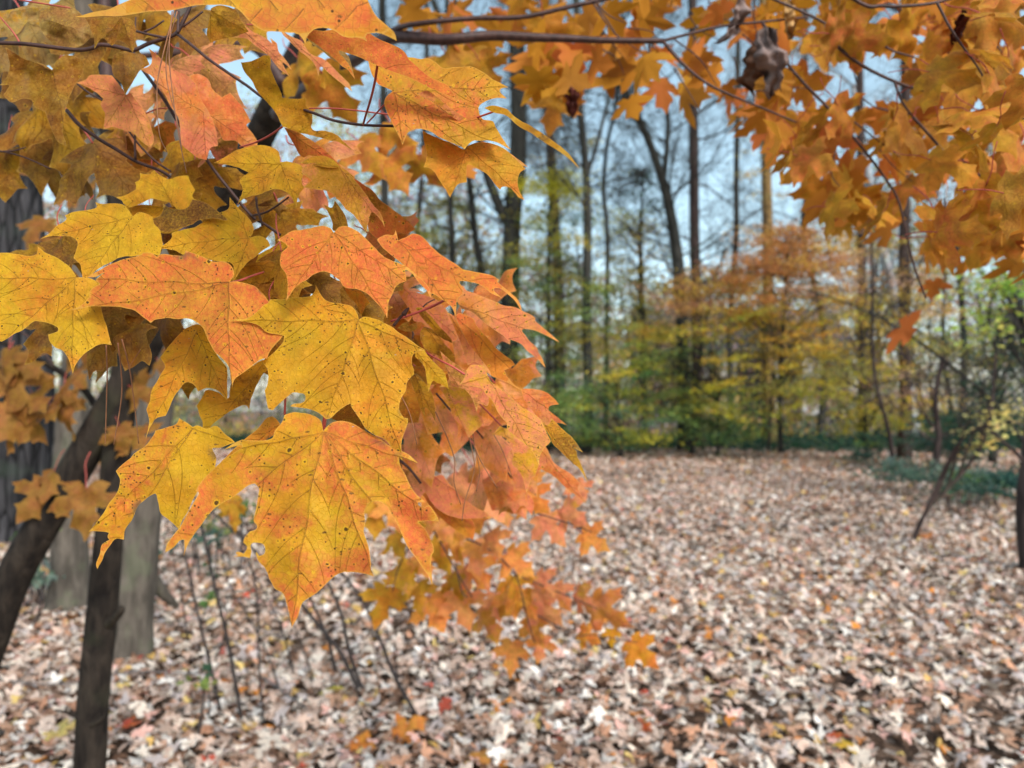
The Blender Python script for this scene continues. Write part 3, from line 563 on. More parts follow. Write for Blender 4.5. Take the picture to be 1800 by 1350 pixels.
# ---------------------------------------------------------------- leaf shapes to repeat
half = [(.00, .00, '!'), (.05, -.07, ''), (.15, -.12, ''), (.29, -.11, ''), (.43, -.07, '*'), (.37, .02, ''), (.33, .09, ''), (.43, .11, ''), (.54, .12, '!'),
        (.60, .20, ''), (.76, .32, '*'), (.62, .35, ''), (.55, .46, '!'), (.43, .42, ''), (.30, .395, ''), (.19, .38, ''), (.20, .48, ''), (.25, .57, ''), (.31, .67, '!'),
        (.21, .70, ''), (.14, .78, ''), (.07, .88, '')]
def template(seed, droop, cup, twist, wv, res=22):
    r = random.Random(seed); st = 200.0
    sx = r.uniform(.86, 1.05)
    R = [(x * sx + r.uniform(-.015, .015) * (i > 0), y + r.uniform(-.015, .015) * (i > 0), f) for i, (x, y, f) in enumerate(half)]
    Lh = [(-x * sx * r.uniform(.96, 1.04), y + r.uniform(-.02, .02), f) for x, y, f in half[1:]][::-1]
    pts = [(x * st, y * st, f) for x, y, f in R + [(r.uniform(-.03, .03), 1.0, '*')] + Lh]
    V, Fc, luv, vd, ed, mv, L = blade(pts, (0, 1.0), res)
    x, y = luv[:, 0], luv[:, 1]
    z = -droop * y ** 2 * np.sign(y) - cup * x ** 2 + twist * x * y - .18 * np.minimum(mv, .22)
    z += np.array([wv * noise.noise(Vector((a * 3 + seed, b * 3, seed))) for a, b in zip(x, y)])
    X = np.column_stack([x, y, z])
    sv, sf = tube(spline([[0, .01, 0], [.0, -.25, .03], [.03, -.5, .0], [r.uniform(-.1, .1), -.75, -.05]], 4), .011, 4)
    n0 = len(X); X = np.vstack([X, sv]); luv = np.vstack([luv, np.zeros((len(sv), 3))]); vd = np.concatenate([vd, np.ones(len(sv))]); ed = np.concatenate([ed, np.ones(len(sv))])
    tr = [tuple(f) for f in Fc]; fs = tr + [tuple(i + n0 for i in f) for f in sf]
    return X, fs, luv, vd, ed, [0] * len(tr) + [1] * len(sf)
TEMPL = [template(i, *p) for i, p in enumerate([(.15, .25, .1, .08), (.35, .1, -.15, .10), (.05, .5, .2, .10), (.45, .35, .0, .14), (.25, -.25, .25, .12), (.1, .15, -.3, .16)])]
TME = []
def leaf_matrix(px, py, d, size, ang, tilt, roll, up_side=1):
    """centre pixel, depth, length in pixels, image angle of the tip (deg, 0=right, -90=down), tilt out of the picture plane"""
    Lw = size / F * d; a = math.radians(ang); t = math.radians(tilt)
    right = Vector((1, 0, 0)); upv = Vector((0, -sp_, cp)); fwd = Vector((0, cp, sp_))
    ydir = (right * math.cos(a) + upv * math.sin(a)) * math.cos(t) + fwd * math.sin(t)
    nrm0 = (-fwd); zdir = (nrm0 - ydir * nrm0.dot(ydir)).normalized()
    xdir = ydir.cross(zdir)
    M = Matrix((xdir, ydir, zdir)).transposed() @ Matrix.Rotation(math.radians(roll), 3, 'Y')
    c = Vector(W(px, py, d).tolist()) - M @ Vector((0, .4 * Lw, 0))
    return M, Lw, c
def rep_leaf(parent, px, py, d, size, ang, tilt, roll, ca, cb, mx=.5, spt=.4, k=None, name='leaf'):
    k = random.randrange(len(TEMPL)) if k is None else k
    if not TME:
        for X, fs, luv, vd, ed, mi in TEMPL:
            o = leaf_obj_from('leaf', X, fs, luv, vd, ed, (0, 0, 0), None, [M_LEAF, M_STALK], mi); TME.append(o.data); bpy.data.objects.remove(o)
    M, Lw, c = leaf_matrix(px, py, d, size, ang, tilt, roll)
    o = bpy.data.objects.new(name, TME[k]); o.location = c; o.rotation_euler = M.to_euler(); o.scale = (Lw, Lw, Lw)
    link(o, parent); jit = random.uniform(.86, 1.1)
    return paint(o, tuple(x * jit for x in ca), tuple(x * jit for x in cb), mx, spt)
def merged_leaves(name, specs, parent):
    """many leaves as one mesh, colours per point"""
    Vs = []; Fs = []; C = []; o = 0
    for (px, py, d, size, ang, tilt, roll, ca, cb, k) in specs:
        X, fs = LOW[k % len(LOW)]; M, Lw, c = leaf_matrix(px, py, d, size, ang, tilt, roll)
        Mn = np.array(M); V = X @ Mn.T * Lw + np.array(c); Vs.append(V); Fs.append(fs + o); o += len(V)
        w = np.clip(np.linalg.norm(X[:, :2] - [.2, .5], axis=1), 0, 1)[:, None]; C.append(np.array(ca) * w + np.array(cb) * (1 - w))
    return mesh_np(name, np.concatenate(Vs), np.concatenate(Fs), M_FOL, parent, np.concatenate(C))
def low_leaf(seed, droop, cup, wv):
    r = random.Random(seed); h_ = [p for i, p in enumerate(half) if i in (0, 2, 4, 6, 8, 10, 12, 15, 18, 20)]
    pts = [(x, y) for x, y, _ in h_] + [(0, 1.0)] + [(-x, y) for x, y, _ in h_[1:]][::-1]
    P = np.array(pts) + np.array([[r.uniform(-.03, .03), r.uniform(-.03, .03)] for _ in pts]); P = np.vstack([P, [[0, .25]]]); n = len(P) - 1
    z = -droop * P[:, 1] ** 2 - cup * P[:, 0] ** 2 + np.array([r.uniform(-wv, wv) for _ in P])
    return np.column_stack([P, z]), np.array([(i, (i + 1) % n, n) for i in range(n)])
LOW = [low_leaf(i, *p) for i, p in enumerate([(.2, .3, .04), (.4, .1, .06), (-.3, -.5, .08), (.5, .8, .06), (-.2, .6, .08), (.1, -.6, .06)])]

# softer leaves of the same branch that fill in behind the sharp ones
SA_, OR_ = SA, OR
SA = (.84, .30, .15); OR = (.80, .26, .05)  # paler salmon and orange: light lost behind the front leaves, put into the colour
FILL = [  # px, py, depth, size, angle, tilt, roll, ca, cb
 (60, 60, .62, 150, -60, 40, 0, TA, PT), (150, 95, .6, 140, -100, 30, 20, TA, DG), (30, 120, .66, 150, -80, 40, 10, DG, TA), (215, 60, .6, 130, -70, 30, -20, TA, DG),
 (100, 220, .6, 170, -75, 30, 10, DG, GO), (190, 290, .58, 150, -60, 30, -10, DG, TA), (250, 280, .6, 140, -70, 40, 10, DG, OR), (60, 250, .64, 150, -90, 35, 0, TA, DG),
 (10, 300, .66, 95, -95, 20, 10, DG, GO), (120, 285, .62, 140, -60, 30, 20, DG, TA), (240, 215, .58, 130, -50, 35, 0, GO, SA), (300, 150, .56, 120, -60, 50, 10, TA, SA),
 (360, 120, .58, 130, -45, 50, 0, SA, TA), (330, 60, .6, 120, -60, 40, 10, DG, TA), (420, 40, .6, 120, -45, 40, 0, GO, TA), (270, 20, .6, 120, -80, 40, 30, TA, GO),
 (330, 280, .56, 110, -60, 40, 10, GO, YE), (310, 340, .52, 110, -40, 50, 0, GO, DG), (380, 250, .54, 110, -60, 40, 20, DG, SA), (540, 330, .56, 120, -50, 50, -10, SA, OY),
 (470, 360, .53, 100, -60, 30, 20, TA, DG), (440, 370, .52, 80, -30, 50, 0, DG, BR), (500, 400, .52, 100, -60, 50, 10, GO, DG), (570, 290, .58, 130, -40, 60, 0, SA, OY),
 (350, 330, .55, 120, -70, 30, 0, DG, GO), (60, 470, .6, 110, -110, 40, 0, DG, GO), (110, 450, .5, 110, -60, 40, 10, DG, BR), (140, 430, .52, 90, -80, 20, 0, DG, GO),
 (225, 585, .50, 150, -50, 40, 0, TA, DG), (290, 570, .52, 150, -80, 30, 30, DG, TA), (80, 590, .55, 100, -110, 30, 0, TA, DG), (190, 600, .55, 110, -120, 30, 0, DG, TA),
 (500, 480, .46, 120, -80, 40, 10, GO, DG), (470, 520, .46, 110, -100, 30, 0, DG, GO), (560, 500, .48, 120, -60, 40, 0, DG, TA), (600, 540, .48, 120, -70, 40, 20, TA, DG),
 (640, 530, .5, 120, -60, 40, 0, GO, TA), (690, 520, .54, 150, -50, 60, 0, SA, OY), (740, 560, .56, 150, -40, 60, 0, SA, OY), (715, 600, .55, 120, -50, 50, 20, OY, DG),
  (800, 600, .60, 150, -40, 60, 0, SA, OY), (850, 560, .62, 140, -35, 60, 10, SA, OR), (700, 690, .56, 130, -60, 40, -10, DG, OY),
 (760, 700, .62, 150, -60, 50, 0, SA, OY), (730, 760, .66, 150, -70, 50, 0, SA, OY),  (850, 760, .66, 140, -55, 50, 0, SA, OR),
   (880, 850, .74, 130, -50, 50, 0, SA, OY), (720, 830, .70, 110, -80, 40, 0, SA, DG),
 (900, 700, .62, 130, -50, 50, 0, SA, OY),  (700, 430, .5, 110, -40, 60, 0, OR, SA), (660, 420, .5, 110, -40, 60, 0, OR, DG),
 (910, 820, .68, 100, -60, 50, 0, OR, SA),  (330, 660, .46, 60, -80, 40, 0, DG, GO), (640, 690, .44, 70, -60, 40, 0, DG, BR), (425, 505, .46, 120, -70, 30, 0, DG, GO), (395, 470, .475, 90, -40, 30, 0, DG, BR), (480, 610, .45, 120, -90, 30, 0, GO, DG), (195, 555, .5, 110, -80, 30, 0, DG, TA), (300, 415, .49, 90, -50, 30, 0, DG, BR),
]
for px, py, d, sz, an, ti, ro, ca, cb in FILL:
    rep_leaf(fg, px, py, d, sz, an + random.uniform(-10, 10), -ti * random.uniform(.5, 1.0), ro + random.uniform(-20, 20), tuple(min(.9, x * (1.12 if px > 680 and py > 450 else .80 if px < 420 else .9)) for x in ca), cb, .5, .35)  # tint lifted at lower right, dimmed at left: light and shade in the colour

SPX = (SA, OR)
# ================================================================ drooping spray behind it, out of focus
sp = thing('maple_branch', W(640, 780, 1.2), 'blurred drooping maple spray of small ochre and salmon leaves above the leaf litter', 'maple branch')
OC = (0.62, 0.30, 0.025); SO = (0.84, 0.32, 0.08)
SPR = [(660, 905, 1.2, 85, -80, OC), (695, 955, 1.35, 70, -60, OC), (735, 935, 1.3, 75, -70, OC), (775, 925, 1.25, 75, -60, SO), (770, 975, 1.4, 80, -70, OC), (715, 1010, 1.4, 80, -85, OC),
 (675, 1060, 1.45, 82, -95, OC), (735, 1045, 1.45, 70, -70, OC), (765, 1075, 1.5, 80, -70, SO), (700, 1030, 1.5, 70, -110, OC), (805, 1030, 1.5, 70, -60, OC), (815, 1070, 1.5, 85, -65, OC),
 (800, 960, 1.35, 75, -60, OC), (835, 975, 1.4, 80, -75, OC), (840, 1010, 1.45, 75, -60, OC), (868, 955, 1.35, 62, -60, OC), (860, 1095, 1.6, 80, -70, OC), (875, 1065, 1.6, 60, -70, OC),
 (902, 1150, 1.7, 68, -75, OC), (885, 900, 1.3, 60, -60, OC), (910, 990, 1.4, 75, -35, SO), (905, 1030, 1.5, 65, -80, OC), (900, 1055, 1.55, 70, -70, SO), (925, 1065, 1.6, 62, -60, OC),
 (960, 1075, 1.6, 75, -50, SA), (940, 1110, 1.65, 65, -60, SO), (950, 1140, 1.7, 55, -95, OC), (955, 1030, 1.5, 60, -35, SA), (985, 1045, 1.6, 60, -40, SA), (970, 925, 1.1, 78, -50, SA),
 (1005, 905, 1.1, 70, -40, SA), (1045, 950, 1.15, 66, -40, SO), (1025, 1055, 1.6, 60, -40, SA), (1065, 1080, 1.6, 92, -28, SA), (1035, 1120, 1.7, 48, -35, OR), (1075, 1118, 1.7, 36, -80, YE),
 (1130, 1145, 1.7, 72, -45, OY), (860, 870, 1.0, 110, -50, SA), (905, 865, 1.0, 100, -55, SO), (940, 880, 1.05, 70, -50, OR), (830, 900, 1.1, 90, -60, OR), (790, 890, 1.1, 90, -60, SO),
 (1020, 860, 1.0, 50, -70, SA), (820, 860, 1.0, 90, -60, SA), (750, 880, 1.1, 80, -70, OR), (690, 900, 1.2, 75, -60, SO), (410, 905, 1.5, 60, -90, OC), (395, 880, 1.5, 50, -70, OC), (745, 990, 1.4, 65, -50, SO)]
for px, py, d, sz, an, ca in SPR:
    if ca is OC and px > 795: ca = (SO, OC, (.84, .29, .14), (.80, .30, .11))[(px * 7 + py) % 4]
    o = rep_leaf(sp, px, py, d, sz * .86, an + random.uniform(-12, 12), -random.uniform(15, 55), random.uniform(-35, 35), ca, random.choice([OY, OC, SA, OR]), random.uniform(.2, .5), .2)
for s, w, dd in [("640,780 700,850 760,930 800,1000 830,1050", 4, 1.3), ("760,930 850,960 905,1010 925,1080 940,1130", 3.4, 1.4), ("800,990 812,1040 822,1050", 3, 1.4),
                 ("700,840 800,870 900,890 1000,920 1040,935", 3.4, 1.1), ("850,1020 895,1045 925,1070 1010,1115 1040,1116 1120,1130", 2.4, 1.6), ("905,1010 980,1040 1050,1070", 2.6, 1.5), ("720,960 700,1000 690,1040", 3, 1.35)]:
    v, f = pxtube(rp('X', s), w, w * .6, dd, 6, 6); mesh_np('twig', v, f, M_TWIG, sp)
# ================================================================ leaning maple whose limbs roof the view
mt = thing('maple_tree', G(-110, 1480), 'dark leaning maple whose long limbs carry the orange leaf canopy over the clearing', 'tree')
v, f = pxtube([(-110, 1600), (-45, 1220), (-12, 1110), (28, 1005), (88, 900), (188, 730), (255, 610), (340, 440), (440, 270), (500, 150), (560, 20), (600, -160)], 64, 46, [2.0, 2.0, 2.0, 2.0, 2.0, 2.0, 2.0, 2.0, 1.9, 1.8, 1.8, 1.8], 22, 9, .06, 3)
mesh_np('trunk', v, f, M_BARK_DARK, mt)
def limb(s, w0, w1, d, par=mt, n=7, mat=None, name='limb'):
    v, f = pxtube(rp('X', s) if isinstance(s, str) else s, w0, w1, d, 8, n, .12, random.random() * 9); return mesh_np(name, v, f, mat or M_TWIG, par)
limb("490,200 530,165 590,125 640,95 690,66 780,70 860,63 940,66 1000,68 1060,71 1165,72", 30, 9, [1.7, 1.5, 1.3, 1.15, 1.05, 1.0, 1.0, 1.0, 1.0, 1.0, 1.0])
limb("640,95 690,54 740,41 833,32 917,30 1000,12 1070,-4 1200,-40", 11, 7, [1.15, 1.05, 1.0, 1.0, 1.0, 1.0, 1.0, 1.0])
limb("1165,72 1200,112 1240,145 1282,166 1340,190 1400,215", 6.5, 3, 1.0); limb("1165,72 1210,60 1270,46 1345,38 1420,30", 6, 4, 1.0)
limb("500,150 450,85 380,82 300,95 200,100", 22, 9, 1.75); limb("330,440 290,330 200,190 186,60 180,-80", 26, 20, 1.95)
limb("1420,-60 1514,6 1550,10 1578,11 1647,4 1760,-30", 7, 5, .8); limb("1647,4 1668,45 1694,84 1720,120 1735,150", 5, 2.6, .72); limb("1578,11 1595,28 1610,44", 3, 2, 1.0, n=4)
limb("1340,-10 1422,26 1467,50 1525,76", 5, 3.8, .95); limb("1340,40 1392,122 1450,184 1472,208 1514,258 1550,305 1578,350 1592,405 1606,465 1628,525", 6, 3.4, 1.0)
limb("1470,80 1514,114 1572,143 1619,158 1661,160 1740,168 1800,210", 6.5, 3.4, .9); limb("1572,143 1585,178 1605,206", 4.5, 3, .9, n=4)
limb("1540,70 1569,89 1614,103 1682,126", 4, 2.4, .9); limb("1605,206 1640,245 1689,303 1720,338 1745,375 1790,410", 5.5, 3.4, .95); limb("1690,280 1722,308 1794,358 1850,390", 4, 2.8, .9)
limb("1545,190 1600,200 1700,190 1800,215", 3, 2, 1.2); limb("1110,-30 1135,40 1144,110 1150,130", 4, 4, 1.35, n=5)
for i in range(34):
    x = random.uniform(1000, 1780); y = random.uniform(-20, np.interp(x, [1000, 1350, 1500, 1800], [90, 190, 360, 420])); l = random.uniform(60, 130); a = math.radians(random.gauss(52, 22)); k = random.uniform(-18, 18)
    limb([(x, y), (x + l * .5 * math.cos(a) + k, y + l * .5 * math.sin(a) - k * .5), (x + l * math.cos(a), y + l * math.sin(a))], random.uniform(2.2, 3.6), 1.2, random.uniform(.95, 1.3), n=5, name='twig')
# leaves of the canopy
bx = [600, 700, 760, 850, 900, 950, 1000, 1050, 1100, 1180, 1250, 1310, 1360, 1400, 1450, 1500, 1550, 1600, 1700, 1760, 1900]
by = [60, 105, 140, 125, 100, 170, 180, 175, 165, 175, 165, 215, 255, 350, 385, 410, 430, 405, 440, 480, 520]
specs = []; tries = 0; cover = {}
rc = random.Random(21)
CO = [(0.58, 0.245, 0.025), (0.60, 0.21, 0.03), (0.55, 0.265, 0.02), (0.62, 0.18, 0.045), (0.40, 0.17, 0.025), (0.64, 0.29, 0.03)]
while len(specs) < 420 and tries < 9000:
    tries += 1
    px = rc.uniform(660, 1900); yb = np.interp(px, bx, by); py = rc.uniform(-110, yb)
    if px < 1300 and rc.random() < .5: continue
    g = noise.noise(Vector((px / 42, py / 34, 3.3)))
    g2 = noise.noise(Vector((px / 150, py / 45, 8.3)))
    if g > (-.04 if px < 1380 else -.06) or g2 > .22: continue
    d = rc.uniform(1.1, 2.2) if px < 1350 else rc.uniform(.8, 1.9) - .25 * max(0, (px - 1500) / 400)
    s = rc.uniform(.05, .08) * F / d; s = min(s, 98 if px > 1550 else 80 if px > 1380 else 64)
    cs = 1.22 if px < 1330 else 1.0; key = (int(px // (25 * cs)), int(py // (21 * cs)), cs)
    if cover.get(key, 0) >= 1: continue
    cover[key] = cover.get(key, 0) + 1
    if py + s * .35 > yb + 30: continue
    specs.append([px, py, d, s, rc.gauss(-50, 42), rc.choice([-1, 1]) * rc.uniform(25, 72), rc.uniform(-40, 40), rc.choice(CO), rc.choice(CO), rc.randrange(6)])
EXP = [(975, 190, 1.3, 88, -95, 0), (1000, 165, 1.3, 70, -60, 3), (1075, 150, 1.3, 80, -60, 0), (1110, 185, 1.3, 62, -80, 2), (1165, 160, 1.3, 62, -70, 1), (1120, 130, 1.3, 60, -40, 5), (940, 110, 1.3, 80, -60, 3),
       (960, 75, 1.3, 100, -80, 0), (800, 120, 1.2, 110, -60, 2), (860, 135, 1.2, 90, -50, 0), (1595, 588, 1.5, 88, -32, 3), (1560, 412, 1.5, 80, -60, 1), (1630, 440, 1.45, 100, -35, 0), (1735, 450, 1.4, 120, -35, 1),
       (1640, 508, 1.5, 56, -80, 3), (1790, 470, 1.3, 90, -40, 5), (1700, 400, 1.3, 90, -60, 0), (1760, 380, 1.2, 110, -60, 2), (1450, 370, 1.4, 80, -70, 0), (1420, 300, 1.3, 90, -70, 2), (1510, 380, 1.4, 90, -60, 1),
       (1730, 150, .8, 170, -50, 4), (1775, 40, .8, 160, -30, 4), (1660, 250, 1.0, 130, -60, 4), (1590, 60, 1.0, 120, -60, 0),
       (590, 170, .9, 120, -60, 2), (640, 260, 1.0, 110, -50, 2), (690, 300, 1.0, 100, -60, 0), (760, 300, 1.05, 90, -50, 2), (700, 240, 1.0, 90, -60, 5), (820, 300, 1.0, 60, -60, 2), (540, 120, .9, 110, -50, 2)]
for px, py, d, s, an, ci in EXP: specs.append([px, py, d, s * (.72 if px > 1400 else .9), an, rc.choice([-1, 1]) * rc.uniform(15, 45), rc.uniform(-25, 25), CO[ci], rc.choice(CO), rc.randrange(6)])
for i in range(260):
    px, py = (rc.uniform(1830, 2400), rc.uniform(-300, 480)) if i % 2 else (rc.uniform(700, 1900), rc.uniform(-420, -60))
    d = rc.uniform(1.1, 2.2); specs.append([px, py, d, rc.uniform(.055, .085) * F / d, rc.gauss(-50, 42), rc.choice([-1, 1]) * rc.uniform(25, 72), rc.uniform(-40, 40), rc.choice(CO), rc.choice(CO), rc.randrange(6)])
vis = [s for s in specs if -20 < s[1] and s[0] < 1820]; hid = [s for s in specs if not (-20 < s[1] and s[0] < 1820)]
vis.sort(key=lambda s: -s[3])
for s in vis[:100]: rep_leaf(mt, s[0], s[1], s[2], s[3], s[4], s[5], s[6], s[7], s[8], .5, .25, s[9])
fo = merged_leaves('foliage', vis[100:] + hid, mt); tag(fo, kind='stuff')
print('canopy leaves', len(vis), len(hid))
# dead leaves snagged in the canopy
def dead(label, px, py, d, size, ang, tilt, roll, mat, seed, cat='dead leaf', curl=1.2):
    r = random.Random(seed); n = 40; m = 14; V = []; Fc = []
    for i in range(n):
        t = i / (n - 1); w = .30 * math.sin(math.pi * min(1, t * 1.02)) ** .6 * (1 + .22 * math.sin(t * 15 + seed) + .10 * math.sin(t * 37)) + .01
        for j in range(m):
            u = j / (m - 1) * 2 - 1; a = u * curl * (1 - .4 * t)
            V.append((math.sin(a) * w * .8 + .05 * math.sin(t * 5 + seed), t, math.cos(a) * w * .8 + .22 * noise.noise(Vector((u * 2.5, t * 4, seed))) - .25 * t * t))
    for i in range(n - 1):
        for j in range(m - 1): Fc.append((i * m + j, i * m + j + 1, i * m + m + j + 1, i * m + m + j))
    M, Lw, c = leaf_matrix(px, py, d, size, ang, tilt, roll)
    X = np.array(V) @ np.array(M).T * Lw + np.array(c); o = mesh_np('dead_leaf', X, Fc, mat); tag(o, label, cat)
dead('large grey withered leaf hanging in the canopy over the right branch', 1352, 98, 1.0, 120, -82, 15, 10, M_DEADOAK, 1)
dead('grey brown withered leaf hooked just above the large grey one', 1290, 20, 1.0, 90, -100, 20, -30, M_DEADOAK, 2, curl=.8)
dead('narrow brown withered leaf hanging left of the large grey one', 1328, 110, 1.05, 100, -95, 30, 50, plain('dead_brown_leaf', (.13, .07, .045), .8, .1, 40, .4), 3, curl=1.5)
dead('small dark maroon shrivelled leaf hanging among the centre canopy leaves', 1005, 160, 1.25, 72, -95, 10, 20, M_DEADRED, 14, curl=1.1)
dead('dark maroon curled leaf high in the canopy at right', 1688, 42, .95, 60, -100, 20, 30, M_DEADRED, 9, curl=1.0)
dead('orange brown curled leaf tucked under the upper canopy branch', 1385, 30, 1.0, 70, -60, 30, 0, plain('dead_tan_leaf', (.42, .25, .10), .8, .1, 40, .3), 5, curl=.9)

# ================================================================ upright maple stem at left with browned leaves
m2 = thing('maple_tree', G(150, 1560), 'slim upright maple trunk with a knobbly stub, crossing the picture bottom left', 'tree')
v, f = pxtube([(145, 1640), (152, 1500), (158, 1350), (166, 1200), (178, 1090), (186, 1000), (196, 900), (205, 800), (215, 700), (225, 560), (215, 400), (195, 200), (185, 0), (180, -120)], 54, 40, 2.0, 20, 8, .08, 6)
mesh_np('trunk', v, f, M_BARK_DARK, m2)
limb("180,1105 200,1088 214,1072 211,1066", 22, 7, [2.0, 1.97, 1.95, 1.95], m2, 4, M_BARK_DARK, 'stub'); limb("160,1275 180,1262 192,1246", 11, 4, 1.97, m2, 4, M_BARK_DARK, 'stub'); limb("150,1270 125,1255 97,1248", 10, 3, 1.97, m2, 4, M_BARK_DARK, 'stub')
limb("205,800 160,700 100,650 0,600 -60,590", 13, 9, [2.0, 2.1, 2.1, 2.1, 2.1], m2, 7, M_BARK_DARK); limb("100,650 60,600 0,560", 5, 3, 2.1, m2)
GB = (0.23, 0.10, 0.022); RB = (0.32, 0.13, 0.04)
for px, py, sz, an in [(20, 680, 90, -70), (45, 640, 70, -30), (15, 740, 80, -110), (60, 700, 70, -20), (85, 720, 60, -40), (120, 730, 72, -85), (30, 760, 55, -30), (110, 690, 50, -25), (60, 880, 70, -130), (85, 850, 60, -100),
                       (150, 895, 85, -85), (130, 660, 60, -20), (150, 620, 70, -40), (250, 690, 60, -20), (240, 770, 60, -30), (215, 770, 50, -60), (10, 640, 60, -90), (280, 640, 50, -40), (5, 300, 70, -80),
                       (100, 430, 60, -60), (60, 400, 60, -100), (130, 340, 60, -60), (330, 960, 0, 0)]:
    if sz: rep_leaf(m2, px, py, 1.95 if (px, py) != (150, 895) else 1.7, sz * 1.1, an + random.uniform(-10, 10), -random.uniform(10, 60), random.uniform(-30, 30), GB, RB, .5, .2)

# ================================================================ big trunks at left
def trunk_tree(label, paths, mats, cat='tree', group=None, loc=None):
    t = thing('tree', loc, label, cat, group)
    for k, (pts, w0, w1, d, sides, bump, fl) in enumerate(paths):
        v, f = pxtube(pts, w0, w1, d, sides, 8, bump, k * 3.3 + pts[0][0] * .01, fl); mesh_np('trunk' if k == 0 else 'root' if fl == 'r' else 'stem', v, f, mats, t)
    return t
trunk_tree('huge furrowed dark grey trunk standing at the left edge', [([(8, 960), (12, 930), (16, 880), (20, 750), (18, 600), (12, 400), (0, 200), (-20, -100), (-40, -1200)], 150, 90, 8.8, 40, .16, [.5, .25, .05, 0, 0, 0, 0, 0, 0])], M_BARK_OAK, loc=G(8, 948))
gt = thing('tree', G(222, 1172), 'smooth pale grey trunk leaning right behind the slim dark stem', 'tree')
v, f = pxtube([(216, 1195), (220, 1170), (226, 1100), (236, 1000), (246, 900), (262, 780), (280, 650), (300, 450), (320, 200), (340, -100), (400, -1600)], 84, 50, 4.6, 24, 8, .10, 1, [.6, .35, .1, 0, 0, 0, 0, 0, 0, 0, 0]); mesh_np('trunk', v, f, M_BARK_GREY, gt)
v, f = pxtube([(255, 1010), (275, 1030), (292, 1048), (312, 1066)], 36, 10, [4.9, 5.0, 5.05, 5.1], 10, 6, .1, 2); mesh_np('root', v, f, M_BARK_GREY, gt)
gt2 = thing('tree', G(122, 1075), 'shadowed grey trunk between the leaning dark maple and the pale grey one', 'tree')
v, f = pxtube([(120, 1090), (122, 1060), (122, 1000), (120, 920), (124, 800), (135, 650), (145, 400), (150, 100), (150, -100), (160, -1600)], 66, 36, 5.7, 22, 8, .12, 4, [.5, .3, .05, 0, 0, 0, 0, 0, 0, 0]); mesh_np('trunk', v, f, M_BARK_GREY, gt2)
v, f = pxtube([(200, 1110), (165, 1140), (135, 1170), (120, 1182)], 30, 8, [4.9, 4.8, 4.7, 4.6], 10, 6, .1, 2); mesh_np('root', v, f, M_BARK_GREY, gt)

# ================================================================ forest
def hsv_jit(c, n, s=.22):
    c = np.array(c); return np.clip(c[None] * rng.uniform(1 - s, 1 + s, (n, 1)) * rng.uniform(1 - s * .5, 1 + s * .5, (n, 3)), 0, 1)
def leaf_cards(C, size, cols, flat=.5):
    """C (n,3) centres -> bent quads, each a small leaf"""
    n = len(C); s = size * rng.uniform(.6, 1.3, n)
    nrm = rng.normal(size=(n, 3)); nrm /= np.linalg.norm(nrm, axis=1)[:, None]; nrm = nrm * (1 - flat) + np.array([0, 0, 1.0]) * flat; nrm /= np.linalg.norm(nrm, axis=1)[:, None]
    a = rng.normal(size=(n, 3)); u = np.cross(nrm, a); u /= np.linalg.norm(u, axis=1)[:, None]; v = np.cross(nrm, u)
    b = rng.uniform(-.25, .25, (n, 1)) * s[:, None]
    V = np.stack([C - u * s[:, None] * .5, C + v * s[:, None] * .36 + nrm * b, C + u * s[:, None] * .5, C - v * s[:, None] * .36 + nrm * b], 1).reshape(-1, 3)
    Fc = np.arange(4 * n).reshape(-1, 4); return V, Fc, np.repeat(cols, 4, 0)
def grow(p, dr, ln, r, lev, out, up=.15):
    n = 5; pts = [p.copy()]; rs = [r]; q = p.copy(); d = dr.copy()
    for i in range(n):
        d = d + rng.normal(size=3) * .16 + np.array([0, 0, up * .3]); d /= np.linalg.norm(d); q = q + d * ln / n; pts.append(q.copy()); rs.append(r * (1 - .78 * (i + 1) / n))
        if lev > 0 and i > 0:
            for _ in range(2 if lev > 1 else 1 + (rng.random() < .5)):
                e = d + rng.normal(size=3) * .75; e /= np.linalg.norm(e); grow(q, e, ln * rng.uniform(.35, .62), max(rs[-1] * .6, .0055), lev - 1, out, up)
    out.append((np.array(pts), np.array(rs)))
def thin_tubes(segs, sides=3):
    Vs = []; Fs = []; o = 0; ang = np.arange(sides) / sides * 2 * math.pi
    for P, R in segs:
        n = len(P); t = P[-1] - P[0]; t /= np.linalg.norm(t) + 1e-9; a = np.cross(t, [.3, .2, .93]); a /= np.linalg.norm(a) + 1e-9; b = np.cross(t, a)
        ring = np.cos(ang)[:, None] * a + np.sin(ang)[:, None] * b
        V = (P[:, None, :] + ring[None] * R[:, None, None]).reshape(-1, 3); Vs.append(V)
        i = np.arange(n - 1)[:, None]; k = np.arange(sides)[None]; k2 = (k + 1) % sides
        Fs.append(np.stack([i * sides + k, i * sides + k2, (i + 1) * sides + k2, (i + 1) * sides + k], -1).reshape(-1, 4) + o); o += n * sides
    return np.concatenate(Vs), np.concatenate(Fs)
